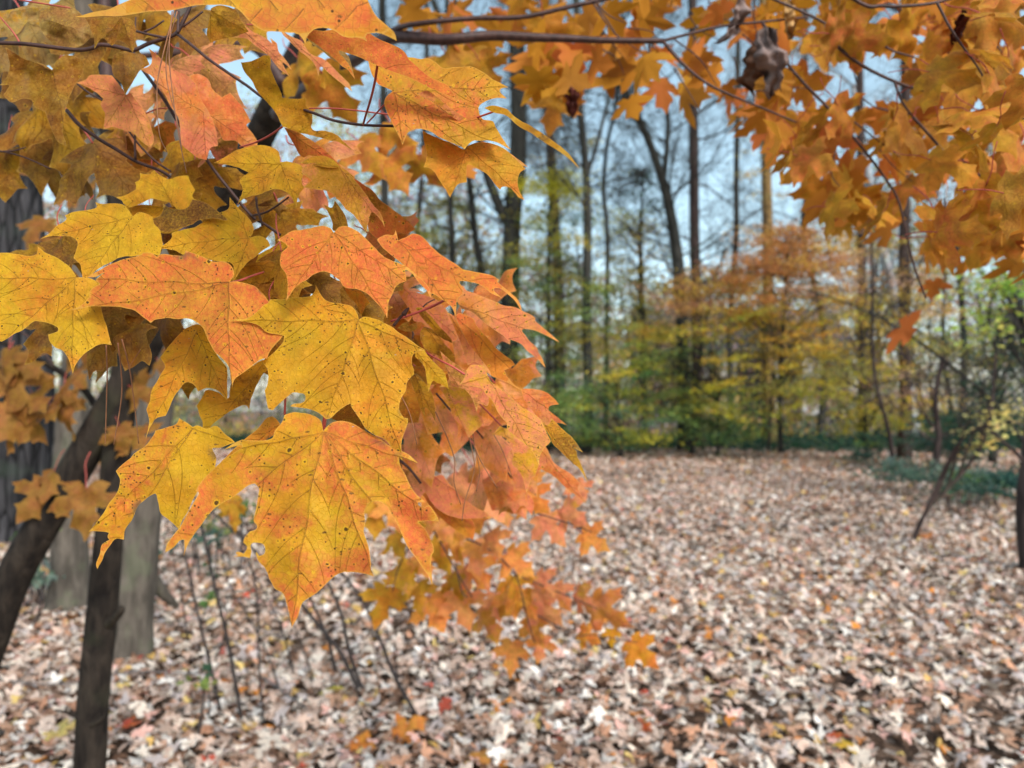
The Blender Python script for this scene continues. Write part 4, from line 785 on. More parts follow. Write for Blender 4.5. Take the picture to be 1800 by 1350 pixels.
def sprays(regions, d, n, rx=.8, rz=.09, per=70, size=.085, flat=.6, depth=1.6):
    """regions: (cx,cy,rx,ry,weight,palette) in photo pixels at depth d -> layered flat sprays of leaves"""
    w = np.array([r[4] for r in regions], float); w /= w.sum(); Cs = []; Ks = []; cen = []
    for _ in range(n):
        cx, cy, ex, ey, _w, pal = regions[rng.choice(len(regions), p=w)]
        a = rng.uniform(0, 2 * math.pi); rr = math.sqrt(rng.random()); dd = d + rng.normal() * depth * .5
        c = W(cx + math.cos(a) * rr * ex, cy + math.sin(a) * rr * ey, dd)
        if c[2] < .25: c[2] = rng.uniform(.25, .6)
        cen.append(c); m = int(per * rng.uniform(.5, 1.4)); q = rng.normal(size=(m, 3)) * np.array([rx * rng.uniform(.5, 1.3), rx * .6, rz]) * .5
        yaw = rng.normal() * .3; slope = rng.normal() * .22; q[:, 2] += slope * q[:, 0] - .12 * (q[:, 0] ** 2)
        Cs.append(c + q); Ks.append(hsv_jit(pal[rng.integers(len(pal))], m))
    C = np.concatenate(Cs); K = np.concatenate(Ks); return leaf_cards(C, size, K, flat), np.array(cen)
LI = {}
def forest_tree(label, paths, d, mat, reg=None, nspray=0, per=70, size=.085, nb=10, lev=2, bl=(1.5, 3.5), cat='tree', group=None, flat=.6, name='tree', rx=.75, rz=.15, upper=None, bpx=None, depth=1.6):
    """paths: list of (pixel points, w0, w1)"""
    p0 = paths[0][0][0]; base = W(p0[0], p0[1], d); base[2] = 0
    t = thing(name, base, label, cat, group); parts = []; segs = []; line = []
    for k, (pts, w0, w1) in enumerate(paths):
        parts.append(pxtube(pts, w0, w1, d, 9, 6, .10, k + d, ([.35] + [0] * (len(pts) - 1)) if k == 0 else None))
        A = spline(np.array(pts, float), 6); X = Wn(A[:, 0], A[:, 1], d); R = np.linspace(w0, w1, len(A)) / 2 * d / F; line.append((X, R))
        for _ in range(nb):
            i = int(len(X) * rng.uniform(.30 if k == 0 else .1, .98)); i = min(i, len(X) - 1); a = rng.uniform(0, 2 * math.pi); e = np.array([math.cos(a), math.sin(a) * .6, rng.uniform(.15, .9)]); e /= np.linalg.norm(e)
            grow(X[i], e, rng.uniform(*bl), min(R[i] * .5, .05), lev, segs)
    v, f = join(parts); mesh_np('trunk', v, f, mat, t)
    if reg:
        (V, Fc, K), cen = sprays(reg, d, nspray, per=per, size=size, flat=flat, rx=rx, rz=rz, depth=depth)
        allX = np.concatenate([l[0] for l in line])
        for c in cen[::2]:
            cand = allX[np.abs(allX[:, 2] - c[2] + .5) < 1.2]
            if len(cand) == 0: cand = allX
            s0 = cand[rng.integers(len(cand))]; m = (s0 + c) / 2 + np.array([0, 0, .25]); segs.append((spline([s0, m, c], 3), np.linspace(.022, .006, 7)))
        fo = mesh_np('foliage', V, Fc, M_FOL, t, np.clip(K * 1.45, 0, .85), smooth=False)
    if segs:
        V, Fc = thin_tubes(segs); mesh_np('branches', V, Fc, mat, t)
    return t
YG = [(.42, .38, .04), (.30, .31, .05), (.50, .40, .05)]; GN = [(.12, .21, .06), (.18, .27, .08), (.24, .30, .08), (.08, .16, .09)]; GD = [(.66, .40, .05), (.58, .33, .05), (.70, .46, .10), (.48, .34, .06)]
RU = [(.40, .19, .07), (.50, .29, .08), (.32, .16, .08), (.56, .35, .08), (.44, .23, .08)]; DKG = [(.025, .06, .04), (.04, .09, .05), (.03, .07, .06)]; OLV = [(.26, .23, .05), (.34, .28, .06), (.22, .22, .07)]
PK = [(.52, .33, .22), (.45, .27, .17), (.60, .38, .25)]; BG = [(.24, .36, .05), (.32, .42, .07), (.40, .42, .09)]; PY = [(.72, .55, .22), (.68, .50, .15)]
forest_tree('tall dark oak with a double trunk forking behind the orange leaf tip', [([(890, 812), (893, 780), (895, 600), (900, 400), (912, 250), (908, 60), (905, -150)], 38, 26), ([(901, 410), (877, 360), (852, 290), (835, 200), (800, 100), (760, 0)], 20, 9)], 27, M_BARK_FOREST, nb=11, lev=3, bl=(2, 4.5))
forest_tree('slender dark tree with a slight bend right of the oak', [([(1030, 810), (1034, 700), (1031, 550), (1033, 400), (1030, 300), (1020, 190), (1015, 60), (1010, -100)], 19, 10), ([(1030, 312), (1048, 258), (1062, 205), (1080, 130), (1090, 30)], 8, 4)], 25.5, M_BARK_FOREST, nb=9, lev=3)
forest_tree('thin crooked sapling just right of the slender dark tree', [([(1066, 800), (1066, 600), (1068, 420), (1061, 330), (1068, 250), (1082, 190), (1090, 90), (1100, -50)], 9, 5)], 28, M_BARK_FOREST, nb=10, lev=3, bl=(1.2, 3))
forest_tree('dark leaning tree splitting into a wide V against the sky', [([(1206, 806), (1202, 650), (1196, 510), (1189, 440), (1176, 360), (1166, 318)], 24, 17), ([(1167, 325), (1146, 262), (1120, 202), (1095, 150), (1066, 80), (1030, -20)], 15, 8), ([(1166, 322), (1172, 262), (1174, 210), (1164, 168), (1150, 110), (1140, -20)], 10, 6)], 27, M_BARK_FOREST, nb=8, lev=3)
forest_tree('straight smooth trunk standing right of the V shaped tree', [([(1230, 804), (1226, 600), (1224, 510), (1221, 400), (1219, 160), (1216, -120)], 22, 14)], 29, M_BARK_BROWN, nb=10, lev=3, bl=(2, 5))
forest_tree('dark brown trunk rising from behind the right saplings', [([(1590, 810), (1592, 700), (1590, 600), (1590, 400), (1592, 150), (1590, -100)], 23, 16)], 23, M_BARK_BROWN, nb=12, lev=3, reg=[(1590, 480, 60, 60, 1, GD + PK)], nspray=14)
forest_tree('slim trunk at the left of the distant double trunked oak', [([(846, 802), (846, 500), (836, 420), (826, 330), (815, 200), (800, 0)], 14, 9)], 30, M_BARK_FOREST, nb=9, lev=3)
forest_tree('narrow trunk farthest left among the bare trees in the gap', [([(797, 800), (796, 500), (792, 360), (789, 200), (785, -50)], 11, 8)], 29, M_BARK_FOREST, nb=9, lev=3)
forest_tree('dark trunk showing through the leaf gap above the orange leaves', [([(682, 803), (676, 350), (673, 100), (670, -100)], 15, 12)], 28, M_BARK_FOREST, nb=12, lev=3)
forest_tree('pale straight far trunk between the oak and the slender tree', [([(985, 792), (981, 500), (971, 310), (965, 200), (958, -20)], 20, 15)], 38, M_BARK_BROWN, nb=12, lev=3)
forest_tree('ochre trunk under the hanging canopy left of centre right', [([(1353, 797), (1350, 450), (1347, 300), (1343, 100), (1340, -100)], 20, 14)], 32, plain('ochre_bark', (.20, .13, .05), .8, .2, 6), nb=12, lev=3, reg=[(1350, 300, 40, 130, 1, OLV + GD)], nspray=22)
forest_tree('grey trunk above the rust coloured crown', [([(1518, 793), (1515, 470), (1514, 380), (1512, 200), (1510, -50)], 16, 12)], 34, M_BARK_BROWN, nb=12, lev=3)
forest_tree('white barked leaning sycamore behind the dark brown trunk', [([(1612, 790), (1580, 570), (1563, 485), (1548, 425), (1530, 330), (1500, 150)], 17, 10)], 38, M_BARK_PALE, nb=8, lev=3)
for lab, px in [('thin far trunk right of the straight smooth trunk', 1290), ('thin far trunk left of the grey trunk', 1440), ('far trunk at right before the evergreen', 1690), ('far trunk in the gap left of the narrow trunk', 740)]:
    x2 = px + rng.normal() * 12; forest_tree(lab, [([(px, 790), (px + rng.normal() * 10, 600), (x2 + rng.normal() * 14, 420), (x2, 300), (x2 + rng.normal() * 10, 60), (x2, -80)], 12, 7)], 36 + rng.random() * 6, M_BARK_FOREST, nb=8, lev=3, bl=(2, 4.5))
# leafy understory
forest_tree('golden orange understory maple with rust red top in the wood edge', [([(1372, 795), (1371, 700), (1375, 600), (1381, 500), (1388, 430)], 9, 4), ([(1350, 792), (1356, 700), (1363, 610)], 6, 3)], 22.5, M_BARK_FOREST,
            [(1395, 450, 90, 38, 3.4, RU), (1370, 415, 50, 22, 1.2, RU), (1450, 440, 50, 35, 1.2, RU + PK), (1350, 480, 60, 25, 1, RU), (1300, 520, 110, 40, 2.2, RU + GD), (1400, 540, 130, 50, 4, GD + [(.6, .34, .07)]), (1290, 590, 90, 45, 2, GD + YG), (1410, 620, 120, 40, 3, GD + YG), (1330, 700, 110, 50, 2.4, YG + OLV), (1450, 500, 70, 40, 1.5, PK + RU)], 230, 90, .10, nb=5, lev=2, rx=.95, rz=.11)
forest_tree('yellow layered sapling right of the golden maple', [([(1524, 806), (1520, 720), (1516, 640), (1510, 560)], 7, 3)], 21, M_BARK_FOREST, [(1530, 600, 90, 60, 2, GD + YG), (1490, 680, 100, 50, 2, YG + OLV), (1590, 690, 70, 40, 1, GD + PK), (1560, 740, 80, 25, 1.2, YG), (1620, 520, 60, 50, 1, PK + GD)], 100, 85, .09, nb=4, rx=.9)
forest_tree('bright green layered understory tree low in the centre', [([(1262, 806), (1262, 720), (1266, 650)], 7, 3)], 24, M_BARK_FOREST, [(1150, 610, 70, 40, 1, GN + YG), (1180, 690, 110, 35, 2, GN + YG), (1250, 745, 110, 30, 2.4, GN), (1130, 640, 70, 40, 1.4, GN + YG), (1240, 700, 90, 20, 1.5, [(.34, .42, .12), (.28, .36, .10)])], 105, 90, .10, nb=3, rx=1.1, rz=.12)
forest_tree('yellow green bush with low drooping layers beside the slender tree', [([(1092, 806), (1088, 740), (1084, 680)], 7, 3)], 23.5, M_BARK_FOREST, [(1080, 700, 60, 45, 2, YG + GN), (1100, 770, 70, 16, 1.3, YG + GN), (1000, 740, 60, 35, 2, GN), (1000, 690, 60, 30, 1.2, GN)], 85, 80, .09, nb=3)
forest_tree('tall yellow green tree filling the space right of the oak', [([(962, 806), (964, 600), (965, 450), (968, 330)], 13, 5)], 26, M_BARK_FOREST, [(975, 330, 60, 30, 2.0, [(.50, .46, .03), (.42, .40, .04)]), (980, 400, 60, 40, 1.2, GN + YG), (960, 480, 65, 60, 2.4, GN + OLV), (970, 590, 70, 70, 2.6, OLV + GN + YG), (950, 700, 70, 60, 2, GN + OLV), (1035, 560, 45, 100, 2.2, OLV + YG + GN), (930, 400, 50, 60, 1, OLV + YG)], 230, 85, .09, nb=5)
forest_tree('loose gold and olive tree between the slender tree and the V tree', [([(1135, 803), (1132, 600), (1128, 470), (1125, 380)], 9, 4)], 31, M_BARK_FOREST, [(1120, 430, 60, 50, 1.6, OLV + GD), (1090, 400, 50, 40, .8, YG), (1000, 300, 90, 70, .9, OLV + GD + PK), (1110, 520, 70, 50, 2, OLV + PK + YG), (1130, 600, 80, 40, 2, OLV + GD), (1180, 580, 60, 30, 1, GD + PK)], 185, 65, .10, nb=6)
forest_tree('rusty young beech in front of the V tree base', [([(1215, 806), (1222, 700), (1236, 590), (1255, 500), (1275, 440)], 7, 4)], 24.5, M_BARK_FOREST, [(1200, 530, 45, 25, 1.2, RU), (1240, 500, 55, 25, 1.4, RU + GD), (1180, 575, 60, 20, 1, GD + PK)], 40, 70, .09, nb=5)
forest_tree('yellow green tree behind the left slim trunks', [([(765, 803), (762, 600), (758, 450)], 9, 5)], 32, M_BARK_FOREST, [(770, 380, 80, 30, 1.5, YG), (740, 440, 80, 50, 2, OLV + YG), (830, 480, 60, 70, 2, OLV + YG), (800, 600, 90, 80, 2, OLV + GN)], 160, 75, .10, nb=6)
forest_tree('olive tree hidden mostly by the orange leaves', [([(872, 803), (870, 650), (872, 500)], 8, 4)], 29, M_BARK_FOREST, [(870, 520, 50, 60, 1, OLV + YG), (880, 660, 60, 70, 1.5, OLV + GN)], 60, 70, .10, nb=5)
forest_tree('dark pine top in front of the open sky', [([(1122, 800), (1124, 500), (1128, 380), (1130, 296)], 8, 3)], 45, M_BARK_FOREST, [(1130, 308, 26, 14, 1.4, DKG), (1118, 335, 34, 14, 1.2, DKG), (1138, 362, 36, 14, .8, DKG), (1120, 400, 30, 14, .5, DKG)], 46, 60, .12, nb=6, lev=2, rx=.8, rz=.35)
forest_tree('dense dark evergreen filling the right edge', [([(1745, 812), (1748, 700), (1750, 600)], 12, 6)], 17, M_BARK_FOREST, [(1750, 640, 80, 60, 2, DKG + OLV), (1760, 730, 80, 50, 2, DKG), (1700, 760, 50, 40, 1, DKG), (1800, 560, 60, 70, 1.5, DKG + OLV)], 110, 60, .09, nb=6, lev=2)
forest_tree('young tree with fresh green leaves at the right edge', [([(1842, 850), (1830, 700), (1800, 590), (1770, 520)], 7, 4), ([(1830, 700), (1780, 620), (1730, 590)], 4, 2)], 11.5, M_BARK_FOREST, [(1745, 520, 55, 40, 2, BG), (1720, 570, 30, 30, .8, BG), (1780, 560, 40, 40, 1, BG + GD), (1790, 470, 40, 40, 1, BG + PY)], 60, 10, .11, nb=3, lev=2, bl=(.6, 1.2), rx=.5, rz=.16)
forest_tree('leafless thin sapling leaning at the clearing edge', [([(1572, 822), (1560, 750), (1541, 680), (1533, 600), (1534, 500), (1530, 380)], 8, 4)], 15, M_BARK_BROWN, nb=10, lev=2, bl=(.8, 1.8))
forest_tree('grey forked sapling standing right of the leaning one', [([(1642, 830), (1648, 790), (1650, 760), (1644, 700), (1658, 625)], 12, 8), ([(1650, 760), (1625, 730), (1604, 690)], 6, 3)], 14, M_BARK_BROWN, nb=3, lev=2, bl=(.8, 1.5))
forest_tree('bare pole leaning right out of the leaf litter', [([(1598, 965), (1628, 900), (1665, 860), (1700, 820), (1730, 770), (1745, 690), (1750, 620)], 8, 4)], 8.4, M_BARK_BROWN, [(1748, 735, 28, 24, 2, PY), (1705, 755, 16, 10, .6, PY), (1722, 780, 30, 12, .6, PY)], 22, 8, .07, nb=3, lev=1, bl=(.4, .9), rx=.25, rz=.10, depth=.4)
forest_tree('smooth grey trunk half cut by the right edge', [([(1818, 1012), (1812, 985), (1806, 900), (1812, 820), (1822, 700), (1840, 400), (1850, 0), (1870, -1200)], 42, 24), ([(1810, 830), (1790, 800), (1770, 782), (1745, 760)], 9, 4)], 7.0, M_BARK_BROWN, nb=2, lev=2, bl=(.8, 1.5))
la = forest_tree('long dark branch slanting down through the right wood', [([(1815, 800), (1780, 750), (1740, 700), (1660, 635), (1600, 590), (1520, 545), (1420, 510)], 8, 3)], 12.5, M_BARK_FOREST, nb=3, lev=1, bl=(.6, 1.2))
# shrubs close to the ground
def shrub(name, label, regs, d, n, per, size, cat='shrub', stems=8, rz=.06, rx=.35):
    c = G(regs[0][0], regs[0][1]) if False else W(regs[0][0], regs[0][1], d); c[2] = 0; t = thing(name, c, label, cat)
    (V, Fc, K), cen = sprays(regs, d, n, per=per, size=size, rx=rx, rz=rz, depth=.8, flat=.45); mesh_np('foliage', V, Fc, M_FOL, t, K, smooth=False)
    segs = [(spline([np.array([q[0] * .9 + c[0] * .1, q[1], 0]), (q * .5 + np.array([q[0], q[1], 0]) * .5) + rng.normal(size=3) * .04, q], 4), np.linspace(.008, .003, 9)) for q in cen[:stems * 3]]
    hub = np.array([c[0], c[1], .02]); segs = [(np.vstack([hub, P]), np.concatenate([[R[0]], R])) for P, R in segs]; V, Fc = thin_tubes(segs); mesh_np('branches', V, Fc, M_SHRUBST, t); return t
BLG = [(.10, .17, .12), (.14, .22, .16), (.20, .28, .22), (.07, .13, .10)]
shrub('holly_shrub', 'low bluish green holly patch left of the leaning bare pole', [(1580, 866, 45, 12, 1, BLG), (1640, 850, 60, 16, 1, BLG)], 13.5, 44, 40, .07)
shrub('holly_shrub', 'low green holly patch right of the leaning bare pole', [(1700, 885, 50, 16, 1, BLG), (1690, 905, 40, 18, 1, BLG + GN)], 11.5, 24, 40, .07)
shrub('holly_shrub', 'dark rounded holly clump beside the edge trunk', [(1765, 878, 34, 14, 1, [(.04, .10, .08), (.06, .14, .11)])], 12, 24, 55, .07)
shrub('green_shrub', 'wispy pale green shrub at the wood edge left of the dark brown trunk', [(1520, 800, 30, 14, 1, BLG), (1555, 770, 40, 20, 1, BLG + GN)], 20, 18, 40, .09)
shrub('green_shrub', 'blue green shrub right of the dark brown trunk', [(1640, 760, 50, 30, 1, BLG), (1690, 790, 60, 20, 1, BLG + DKG)], 19, 36, 50, .09)
shrub('small_plant', 'little green plant at the foot of the shadowed grey trunk', [(66, 1035, 22, 28, 1, BLG), (50, 940, 20, 16, .6, GN)], 5.9, 14, 18, .06, 'plant', 4, rx=.14)
shrub('small_plant', 'small green plants behind the thin bare stems', [(385, 905, 60, 28, 1, GN + BLG), (350, 940, 40, 20, 1, BLG)], 7.2, 20, 18, .06, 'plant', 5, rx=.2)
shrub('small_plant', 'grey green seedling right of the pale grey trunk', [(256, 1080, 16, 10, 1, BLG)], 5.2, 5, 12, .06, 'plant', 2, rx=.1)
shrub('small_plant', 'tiny green seedling near the pine cone', [(362, 1243, 12, 8, 1, GN)], 3.75, 4, 9, .05, 'plant', 2, rx=.06)
# bare shrub
bs = thing('bare_shrub', G(520, 1240), 'leafless shrub of thin dark stems rising behind the lowest yellow leaf', 'shrub')
for s, w, d0 in [("395,1285 372,1180 348,1080 320,955 290,860", 5, 3.7), ("430,1300 405,1150 385,1060 362,960 340,860", 6, 3.65), ("640,1235 600,1150 560,1100 520,1050 440,960 350,880", 7, 3.95), ("592,1190 575,1120 545,1050 520,990", 6, 4.3),
                 ("642,1225 615,1150 600,1080 575,1020 540,940", 6.5, 4.0), ("745,1280 700,1200 670,1130 640,1060 600,1005 570,960", 6.5, 3.7), ("466,1310 456,1180 450,1040 420,915", 4, 3.6), ("520,1200 500,1120 470,1050 430,980", 3.5, 4.2),
                 ("698,1205 696,1165 694,1128", 4, 4.2), ("556,1215 530,1130 500,1060", 3, 4.1), ("330,1120 318,1040 300,960", 3, 4.8), ("500,1240 470,1150 440,1090 400,1020 390,960", 3, 4.0)]:
    v, f = pxtube(rp('X', s), w * 1.15, w * .6, d0, 6, 7, .2, random.random() * 5); mesh_np('stem', v, f, M_SHRUBST, bs)

# ---------------------------------------------------------------- house glimpsed through the wood
hs = thing('house', np.array([13.5, 50, 0]), 'dark brown house with white windows glimpsed behind the wood', 'house')
M_HB = plain('dark_siding', (.06, .04, .042), .8, .2, 3, .2); M_HR = plain('shingle_roof', (.10, .10, .11), .9, .1, 20, .3); M_WH = plain('white_paint', (.78, .79, .80), .5, .3, 5, .05)
def box(x0, x1, y0, y1, z0, z1):
    V = np.array([(x, y, z) for z in (z0, z1) for y in (y0, y1) for x in (x0, x1)], float); return V, [(0, 2, 3, 1), (4, 5, 7, 6), (0, 1, 5, 4), (2, 6, 7, 3), (0, 4, 6, 2), (1, 3, 7, 5)]
v, f = box(9, 22, 50, 58, 0, 5.4); mesh_np('wall', v, f, M_HB, hs, smooth=False)
v = np.array([(8.5, 49.4, 5.35), (22.5, 49.4, 5.35), (8.5, 58.6, 5.35), (22.5, 58.6, 5.35), (8.5, 54, 8.6), (22.5, 54, 8.6)], float); mesh_np('roof', v, [(0, 1, 5, 4), (3, 2, 4, 5), (0, 4, 2), (1, 3, 5), (0, 2, 3, 1)], M_HR, hs, smooth=False)
for x in (12.2, 14.0, 17.0, 19.5):
    for z in (1.0, 3.6):
        fr = join([box(x - .6, x + .6, 49.93, 50.0, z, z + .08), box(x - .6, x + .6, 49.93, 50.0, z + 1.3, z + 1.38), box(x - .6, x - .5, 49.93, 50, z + .08, z + 1.3), box(x + .5, x + .6, 49.93, 50, z + .08, z + 1.3)])
        w = mesh_np('window', *fr, M_WH, hs, smooth=False); v, f = box(x - .5, x + .5, 49.97, 50, z + .08, z + 1.3); mesh_np('curtain', v, f, M_WH, w, smooth=False)

# ---------------------------------------------------------------- far wood, ground cover, litter, ground
def far_wood():
    segs = []; Cs = []; Ks = []
    for i in range(130):
        d = rng.uniform(42, 85); px = rng.uniform(-500, 2300); h = rng.uniform(9, 22) * (.45 if 850 < px < 1480 else 1); b = W(px, 700, d); b[2] = 0
        top = b + np.array([rng.normal() * 1.8, 0, h]); segs.append((spline([b, b * .7 + top * .3 + rng.normal(size=3) * .35, b * .35 + top * .65 + rng.normal(size=3) * .5, top], 4), np.linspace(.18, .03, 13) * rng.uniform(.4, 1.3)))
        n0 = 3 if rng.random() < .6 else 6
        for _ in range(n0 * 2):
            t = rng.uniform(.3, 1); a = rng.uniform(0, 6.28); e = np.array([math.cos(a), math.sin(a), .7]); e /= np.linalg.norm(e); grow(b + (top - b) * t, e, rng.uniform(2, 5), .04, 1, segs)
    V, Fc = thin_tubes(segs)
    o1 = mesh_np('far_woods', V, Fc, M_BARK_FOREST); tag(o1, 'bare grey trunks and twigs of the far wood behind the named trees', 'woods', None, 'stuff')
    pals = [(.30, .25, .27), (.36, .28, .26), (.38, .33, .10), (.26, .28, .13), (.50, .34, .12), (.18, .20, .18), (.42, .26, .19), (.12, .18, .11), (.46, .38, .10), (.30, .32, .14)]
    for i in range(5200):
        d = rng.uniform(40, 80); px = rng.uniform(-600, 2400); lim = np.interp(px, [-600, 600, 850, 950, 1150, 1350, 1450, 1700, 2400], [150, 180, 320, 440, 500, 460, 360, 250, 200])
        py = 800 - (800 - lim) * rng.random() ** 1.25; c = W(px, py, d); c[2] = max(c[2], .3); m = int(rng.uniform(30, 80)); k = pals[rng.integers(len(pals))]
        if py < 560 and rng.random() < .5: k = pals[rng.integers(3)]
        Cs.append(c + rng.normal(size=(m, 3)) * np.array([.9, .9, .35])); Ks.append(hsv_jit(k, m))
    V, Fc, K = leaf_cards(np.concatenate(Cs), .27, np.clip(np.concatenate(Ks) * 1.35, 0, .85), .3)
    o = mesh_np('far_foliage', V, Fc, M_FOL, None, K, smooth=False); tag(o, 'mauve and olive leaf mass of the far wood closing the view', 'woods', None, 'stuff')
far_wood()
# ivy carpet at the wood edge
n = 46000; d = rng.uniform(25.6, 40, n); px = rng.uniform(-400, 2300, n); X = Wn(px, np.full(n, 700.0), d); X[:, 2] = rng.gamma(2.0, .07, n) * (1 + .8 * np.array([noise.noise(Vector((a * .5, b * .5, 0))) for a, b in X[:, :2]]))
edge = 26.3 + 1.3 * np.sin(X[:, 0] * .35) + .9 * np.sin(X[:, 0] * 1.1) + rng.exponential(.9, n) * np.sin(X[:, 0] * 2.7); k = (X[:, 1] > edge) & (rng.random(n) < .95)
X = X[k]; V, Fc, K = leaf_cards(X, .15, hsv_jit((.028, .075, .045), len(X), .4), .55); o = mesh_np('ivy_ground_cover', V, Fc, M_FOL, None, K, smooth=False); tag(o, 'dark green ivy carpet along the foot of the wood', 'ground cover', None, 'stuff')
# leaf litter
LT = []
for i in range(10):
    X, fs = low_leaf(20 + i, random.uniform(-.4, .4), random.uniform(-.7, .7), .10); LT.append((X, fs))
def litter(n, d0, d1, sc, bias=0.0):
    u = rng.random(n); d = np.sqrt(d0 * d0 + (d1 * d1 - d0 * d0) * u); a = rng.uniform(-.80, .80, n); x = a * d * 1.02; y = d
    dens = np.array([noise.noise(Vector((p * .55, q * .4, 2.0))) + .6 * noise.noise(Vector((p * 1.7, q * 1.7, 5.0))) for p, q in zip(x, y)])
    k = rng.random(n) < np.clip(.85 + dens * .9, .42, 1); x, y, d = x[k], y[k], d[k]; n = len(x)
    pal = np.array([(.72, .58, .50), (.82, .73, .64), (.62, .46, .38), (.42, .26, .18), (.20, .11, .07), (.58, .51, .50), (.86, .82, .78), (.62, .34, .22), (.70, .46, .15), (.80, .60, .22), (.52, .10, .06), (.70, .27, .05), (.74, .46, .40)])
    pw = np.array([.17, .16, .15, .11, .08, .08, .09, .06, .015, .015, .006, .012, .04]); ow = np.array([.20, .10, .20, .10, .05, .08, .04, .14, .02, .012, .004, .02, .09])
    near = rng.choice(len(pal), n, p=pw / pw.sum()); farp = rng.choice(len(pal), n, p=ow / ow.sum()); ch = np.where(rng.random(n) < np.clip((d - 9) / 9, 0, .9), farp, near)
    col = pal[ch] * rng.uniform(.66, 1.14, (n, 1)) * np.array([1.02, .99, .93]); s = sc * rng.uniform(.6, 1.35, n); yaw = rng.uniform(0, 6.28, n)
    tx = np.clip(rng.normal(0, .26, n), -.6, .6); ty = np.clip(rng.normal(0, .26, n), -.6, .6); fl = np.where(rng.random(n) < .5, 1.0, -1.0); Vs = []; Fs = []; Cs = []; o = 0
    kind = rng.integers(len(LT), size=n)
    for t in range(len(LT)):
        q = np.where(kind == t)[0]; X, fs = LT[t]; X = X - np.array([0, .4, 0]); m = len(q)
        P = X[None] * s[q][:, None, None]; P = P * np.stack([np.ones(m), np.ones(m), fl[q]], -1)[:, None, :]
        P[:, :, 2] += P[:, :, 0] * np.tan(tx[q])[:, None] + P[:, :, 1] * np.tan(ty[q])[:, None]
        c, si = np.cos(yaw[q])[:, None], np.sin(yaw[q])[:, None]; Xr = P[:, :, 0] * c - P[:, :, 1] * si; Yr = P[:, :, 0] * si + P[:, :, 1] * c
        P = np.stack([Xr + x[q][:, None], Yr + y[q][:, None], P[:, :, 2] - P[:, :, 2].min(1)[:, None] + rng.uniform(.0, .03, m)[:, None] + .005], -1)
        nv = len(X); Vs.append(P.reshape(-1, 3)); Fs.append((fs[None] + (np.arange(m) * nv)[:, None, None]).reshape(-1, 3) + o); o += m * nv; Cs.append(np.repeat(col[q], nv, 0))
    return np.concatenate(Vs), np.concatenate(Fs), np.concatenate(Cs)
parts = [litter(42000, 2.3, 9, .050), litter(52000, 9, 17, .056), litter(36000, 17, 29, .082), litter(6000, 1.0, 2.6, .050)]
o = 0; Vs = []; Fs = []; Cs = []
for V, Fc, K in parts: Vs.append(V); Fs.append(Fc + o); Cs.append(K); o += len(V)
o = mesh_np('leaf_litter', np.concatenate(Vs), np.concatenate(Fs), M_LIT, None, np.concatenate(Cs), smooth=False); tag(o, 'thick carpet of pale and brown fallen leaves over the clearing', 'leaf litter', None, 'stuff')
# single bright fallen leaves one can pick out
for px, py, sz, ca, lab in [(1140, 1285, 44, RE, 'red fallen leaf lying at the bottom left of the clearing'), (1465, 1300, 42, (.62, .13, .06), 'red fallen leaf right of centre at the bottom of the picture'), (1505, 1322, 44, (.75, .50, .06), 'golden fallen leaf just below right of the red one'),
                            (700, 1298, 60, (.78, .28, .06), 'bright orange fallen leaf at the bottom below the bare stems'), (620, 1312, 50, (.76, .26, .05), 'orange fallen leaf left of the brighter orange one'), (840, 1330, 46, (.74, .34, .08), 'orange tan fallen leaf cut by the bottom edge'),
                            (585, 1215, 42, (.80, .70, .10), 'lemon yellow fallen leaf among the bare stems'), (100, 1300, 50, (.76, .62, .22), 'pale yellow fallen leaf left of the slim dark trunk'), (210, 1285, 44, (.66, .10, .06), 'crimson fallen leaf right of the slim dark trunk'),
                            (1385, 1178, 34, (.70, .36, .05), 'orange fallen leaf in the middle of the clearing'), (1230, 1094, 24, (.55, .32, .03), 'ochre fallen leaf in the middle distance'), (1620, 950, 34, (.56, .20, .06), 'rust brown leaf clump by the leaning pole foot'), (95, 1310, 0, RE, '')]:
    if not sz: continue
    c = G(px, py, .035); k = random.randrange(6); X, fs, luv, vd, ed, mi = TEMPL[k]; s = sz / F * (c[1]); o = bpy.data.objects.new('fallen_leaf', TME[k]); o.location = Vector(c.tolist()) + Vector((0, 0, .02)); o.scale = (s, s, s)
    o.rotation_euler = (random.uniform(-.3, .5), random.uniform(-.3, .3), random.uniform(0, 6.28)); COL.objects.link(o); paint(o, ca, tuple(x * .8 for x in ca), .3, .2); tag(o, lab, 'fallen leaf')
for s, w, lab in [("194,1186 260,1180 330,1184 408,1180", 4, 'long thin grey twig lying on the leaves right of the slim trunk'), ("-20,1188 50,1202 132,1200 180,1190", 4, 'grey twig lying on the leaves left of the slim trunk'), ("460,1190 510,1225 545,1250", 3.5, 'short twig lying slanted below the pine cone')]:
    P = np.array([G(x, y, .07) for x, y in rp('X', s)]); A = spline(P, 6); v, f = tube(A, np.linspace(w, w * .5, len(A)) / 2 * P[0][1] / F, 6, .2, 2); o = mesh_np('fallen_twig', v, f, plain('grey_twig', (.17, .15, .14), .8, .2), None); tag(o, lab, 'twig')
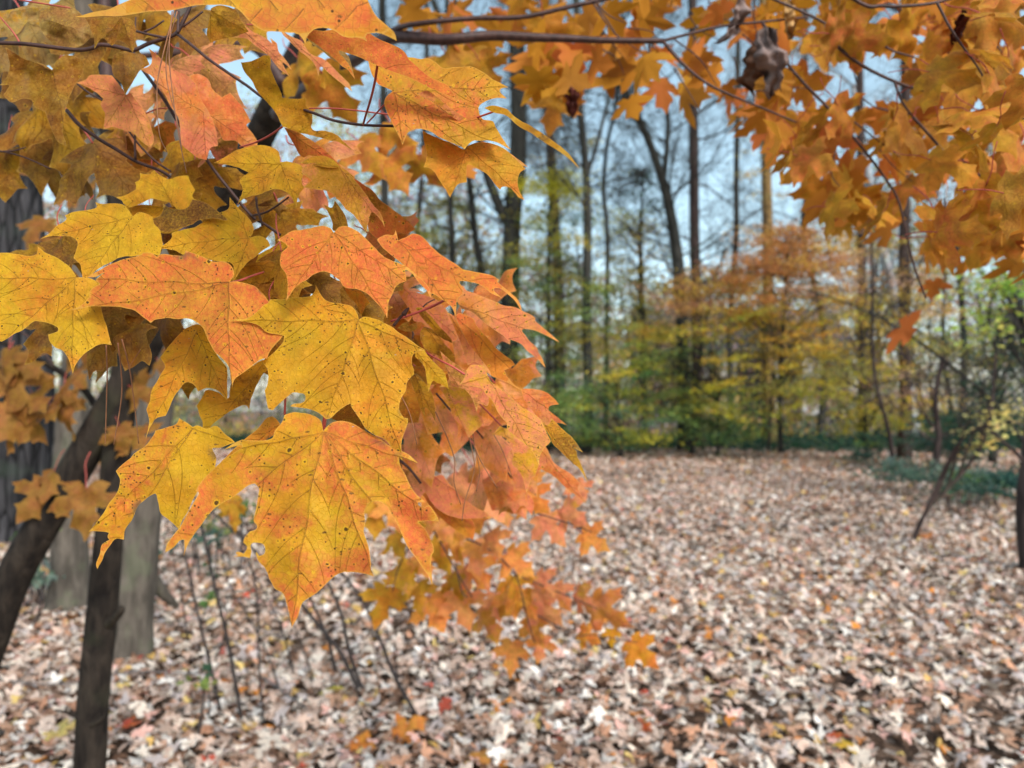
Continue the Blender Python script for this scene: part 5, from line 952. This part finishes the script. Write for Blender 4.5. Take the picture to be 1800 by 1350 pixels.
def cone(px, py, s, lab):
    c = G(px, py, s * .6); parts = [tube(np.array([[-.9, 0, 0], [-.3, 0, 0], [.4, 0, 0], [1, 0, 0]]) * s + c, np.array([.2, .5, .45, .1]) * s, 8)]
    for i in range(60):
        t = i / 60; x = -.9 + 1.8 * t; r = (.62 * math.sin(math.pi * (t * .85 + .1))) + .12; a = i * 2.4; q = np.array([x, math.cos(a) * r, math.sin(a) * r]); p = np.array([x - .12, math.cos(a) * r * .3, math.sin(a) * r * .3]); tg = np.array([0, -math.sin(a), math.cos(a)]) * .17; th = np.array([.06, 0, 0])
        V = np.array([p - tg * .5, p + tg * .5, q + tg, q - tg, p - tg * .5 + th, p + tg * .5 + th, q + tg + th, q - tg + th]) * s + c; parts.append((V, [(0, 1, 2, 3), (7, 6, 5, 4), (0, 3, 7, 4), (1, 5, 6, 2), (3, 2, 6, 7)]))
    v, f = join(parts); o = mesh_np('pine_cone', v, f, plain('cone_brown', (.05, .035, .03), .8, .2), None, smooth=False); tag(o, lab, 'pine cone')
cone(438, 1192, .045, 'dark pine cone lying in the litter among the bare stems'); cone(1448, 1282, .04, 'dark pine cone left of the red leaf at the bottom'); cone(1500, 1196, .04, 'dark pine cone in the litter right of the orange fallen leaf')
# ground
mg, nt = new_mat('forest_floor'); N = NT(nt); tc = N.n('ShaderNodeNewGeometry').outputs['Position']
v1 = N.n('ShaderNodeTexVoronoi', ins={'Vector': tc, 'Scale': 16.0}); v2 = N.n('ShaderNodeTexNoise', ins={'Vector': tc, 'Scale': 30.0, 'Detail': 6.0, 'Roughness': .7}).outputs['Fac']; n3 = N.n('ShaderNodeTexNoise', ins={'Vector': tc, 'Scale': .6, 'Detail': 3.0}).outputs['Fac']
sp2 = N.n('ShaderNodeSeparateColor', ins={0: v1.outputs['Color']})
c = N.mix(N.step(sp2.outputs[0], .2, .9), (.085, .052, .034), (.24, .155, .105)); c = N.mix(N.step(v2, .35, .7), c, (.055, .036, .026)); c = N.mix(N.step(sp2.outputs[1], .86, .9), c, (.50, .40, .32)); c = N.mix(N.step(n3, .62, .7, 0, .35), c, (.045, .055, .025))
bp = N.n('ShaderNodeBump', ins={'Strength': .8, 'Distance': .03, 'Height': v2}).outputs[0]; N.out(N.n('ShaderNodeBsdfPrincipled', ins={'Base Color': c, 'Roughness': .95, 'Specular IOR Level': .1, 'Normal': bp}).outputs[0])
def gsheet(name, x0, x1, y0, y1, nx, ny, amp, zoff):
    xs = np.linspace(x0, x1, nx); ys = np.linspace(y0, y1, ny); XX, YY = np.meshgrid(xs, ys); Z = np.array([[amp * noise.noise(Vector((a * .4, b * .4, 1))) for a in xs] for b in ys]) + zoff
    V = np.column_stack([XX.ravel(), YY.ravel(), Z.ravel()]); i = np.arange(ny - 1)[:, None] * nx + np.arange(nx - 1)[None]; Fc = np.stack([i, i + 1, i + nx + 1, i + nx], -1).reshape(-1, 4); o = mesh_np(name, V, Fc, mg, None); tag(o, kind='structure'); return o
g = gsheet('ground', -400, 400, -60, 900, 120, 140, .0, 0.0)

# ================================================================ light, sky, camera
w = bpy.data.worlds.new('World'); S.world = w; w.use_nodes = True; wt = w.node_tree; wt.nodes.clear(); N = NT(wt)
EL, AZ = math.radians(38), math.radians(152)   # veiled sun high, behind the photographer's right shoulder
sky = N.n('ShaderNodeTexSky', sky_type='NISHITA', sun_disc=False, sun_elevation=EL, sun_rotation=AZ, air_density=1.0, dust_density=1.6, ozone_density=1.0)
hs_ = N.n('ShaderNodeHueSaturation', ins={'Color': sky.outputs[0], 'Saturation': .78, 'Hue': .47})
bgn = N.n('ShaderNodeBackground', ins={0: hs_.outputs[0], 1: .15}); ow_ = N.n('ShaderNodeOutputWorld'); wt.links.new(bgn.outputs[0], ow_.inputs[0])
sl = bpy.data.lights.new('sun', 'SUN'); sl.energy = 1.4; sl.angle = math.radians(13); sl.color = (1, .95, .88); so = bpy.data.objects.new('sun', sl); COL.objects.link(so)
dirv = Vector((math.sin(AZ) * math.cos(EL), math.cos(AZ) * math.cos(EL), math.sin(EL))); so.rotation_euler = dirv.to_track_quat('Z', 'Y').to_euler()
cd = bpy.data.cameras.new('camera'); co_ = bpy.data.objects.new('camera', cd); COL.objects.link(co_); S.camera = co_
co_.location = (0, 0, CAMZ); co_.rotation_euler = (math.pi / 2 + PITCH, 0, 0); cd.sensor_width = 36; cd.lens = 36 * F / 1800; cd.clip_start = .02; cd.clip_end = 2000
cd.dof.use_dof = True; cd.dof.focus_distance = .41; cd.dof.aperture_fstop = 10.0
S.view_settings.view_transform = 'Standard'; S.view_settings.look = 'None'; S.view_settings.gamma = 1; S.view_settings.exposure = 0.85
S.cycles.use_denoising = True; S.cycles.max_bounces = 8; S.cycles.transmission_bounces = 6; S.cycles.diffuse_bounces = 4
for o in list(COL.objects):
    if o.type == 'EMPTY' and not o.children: print('EMPTY', o.name)
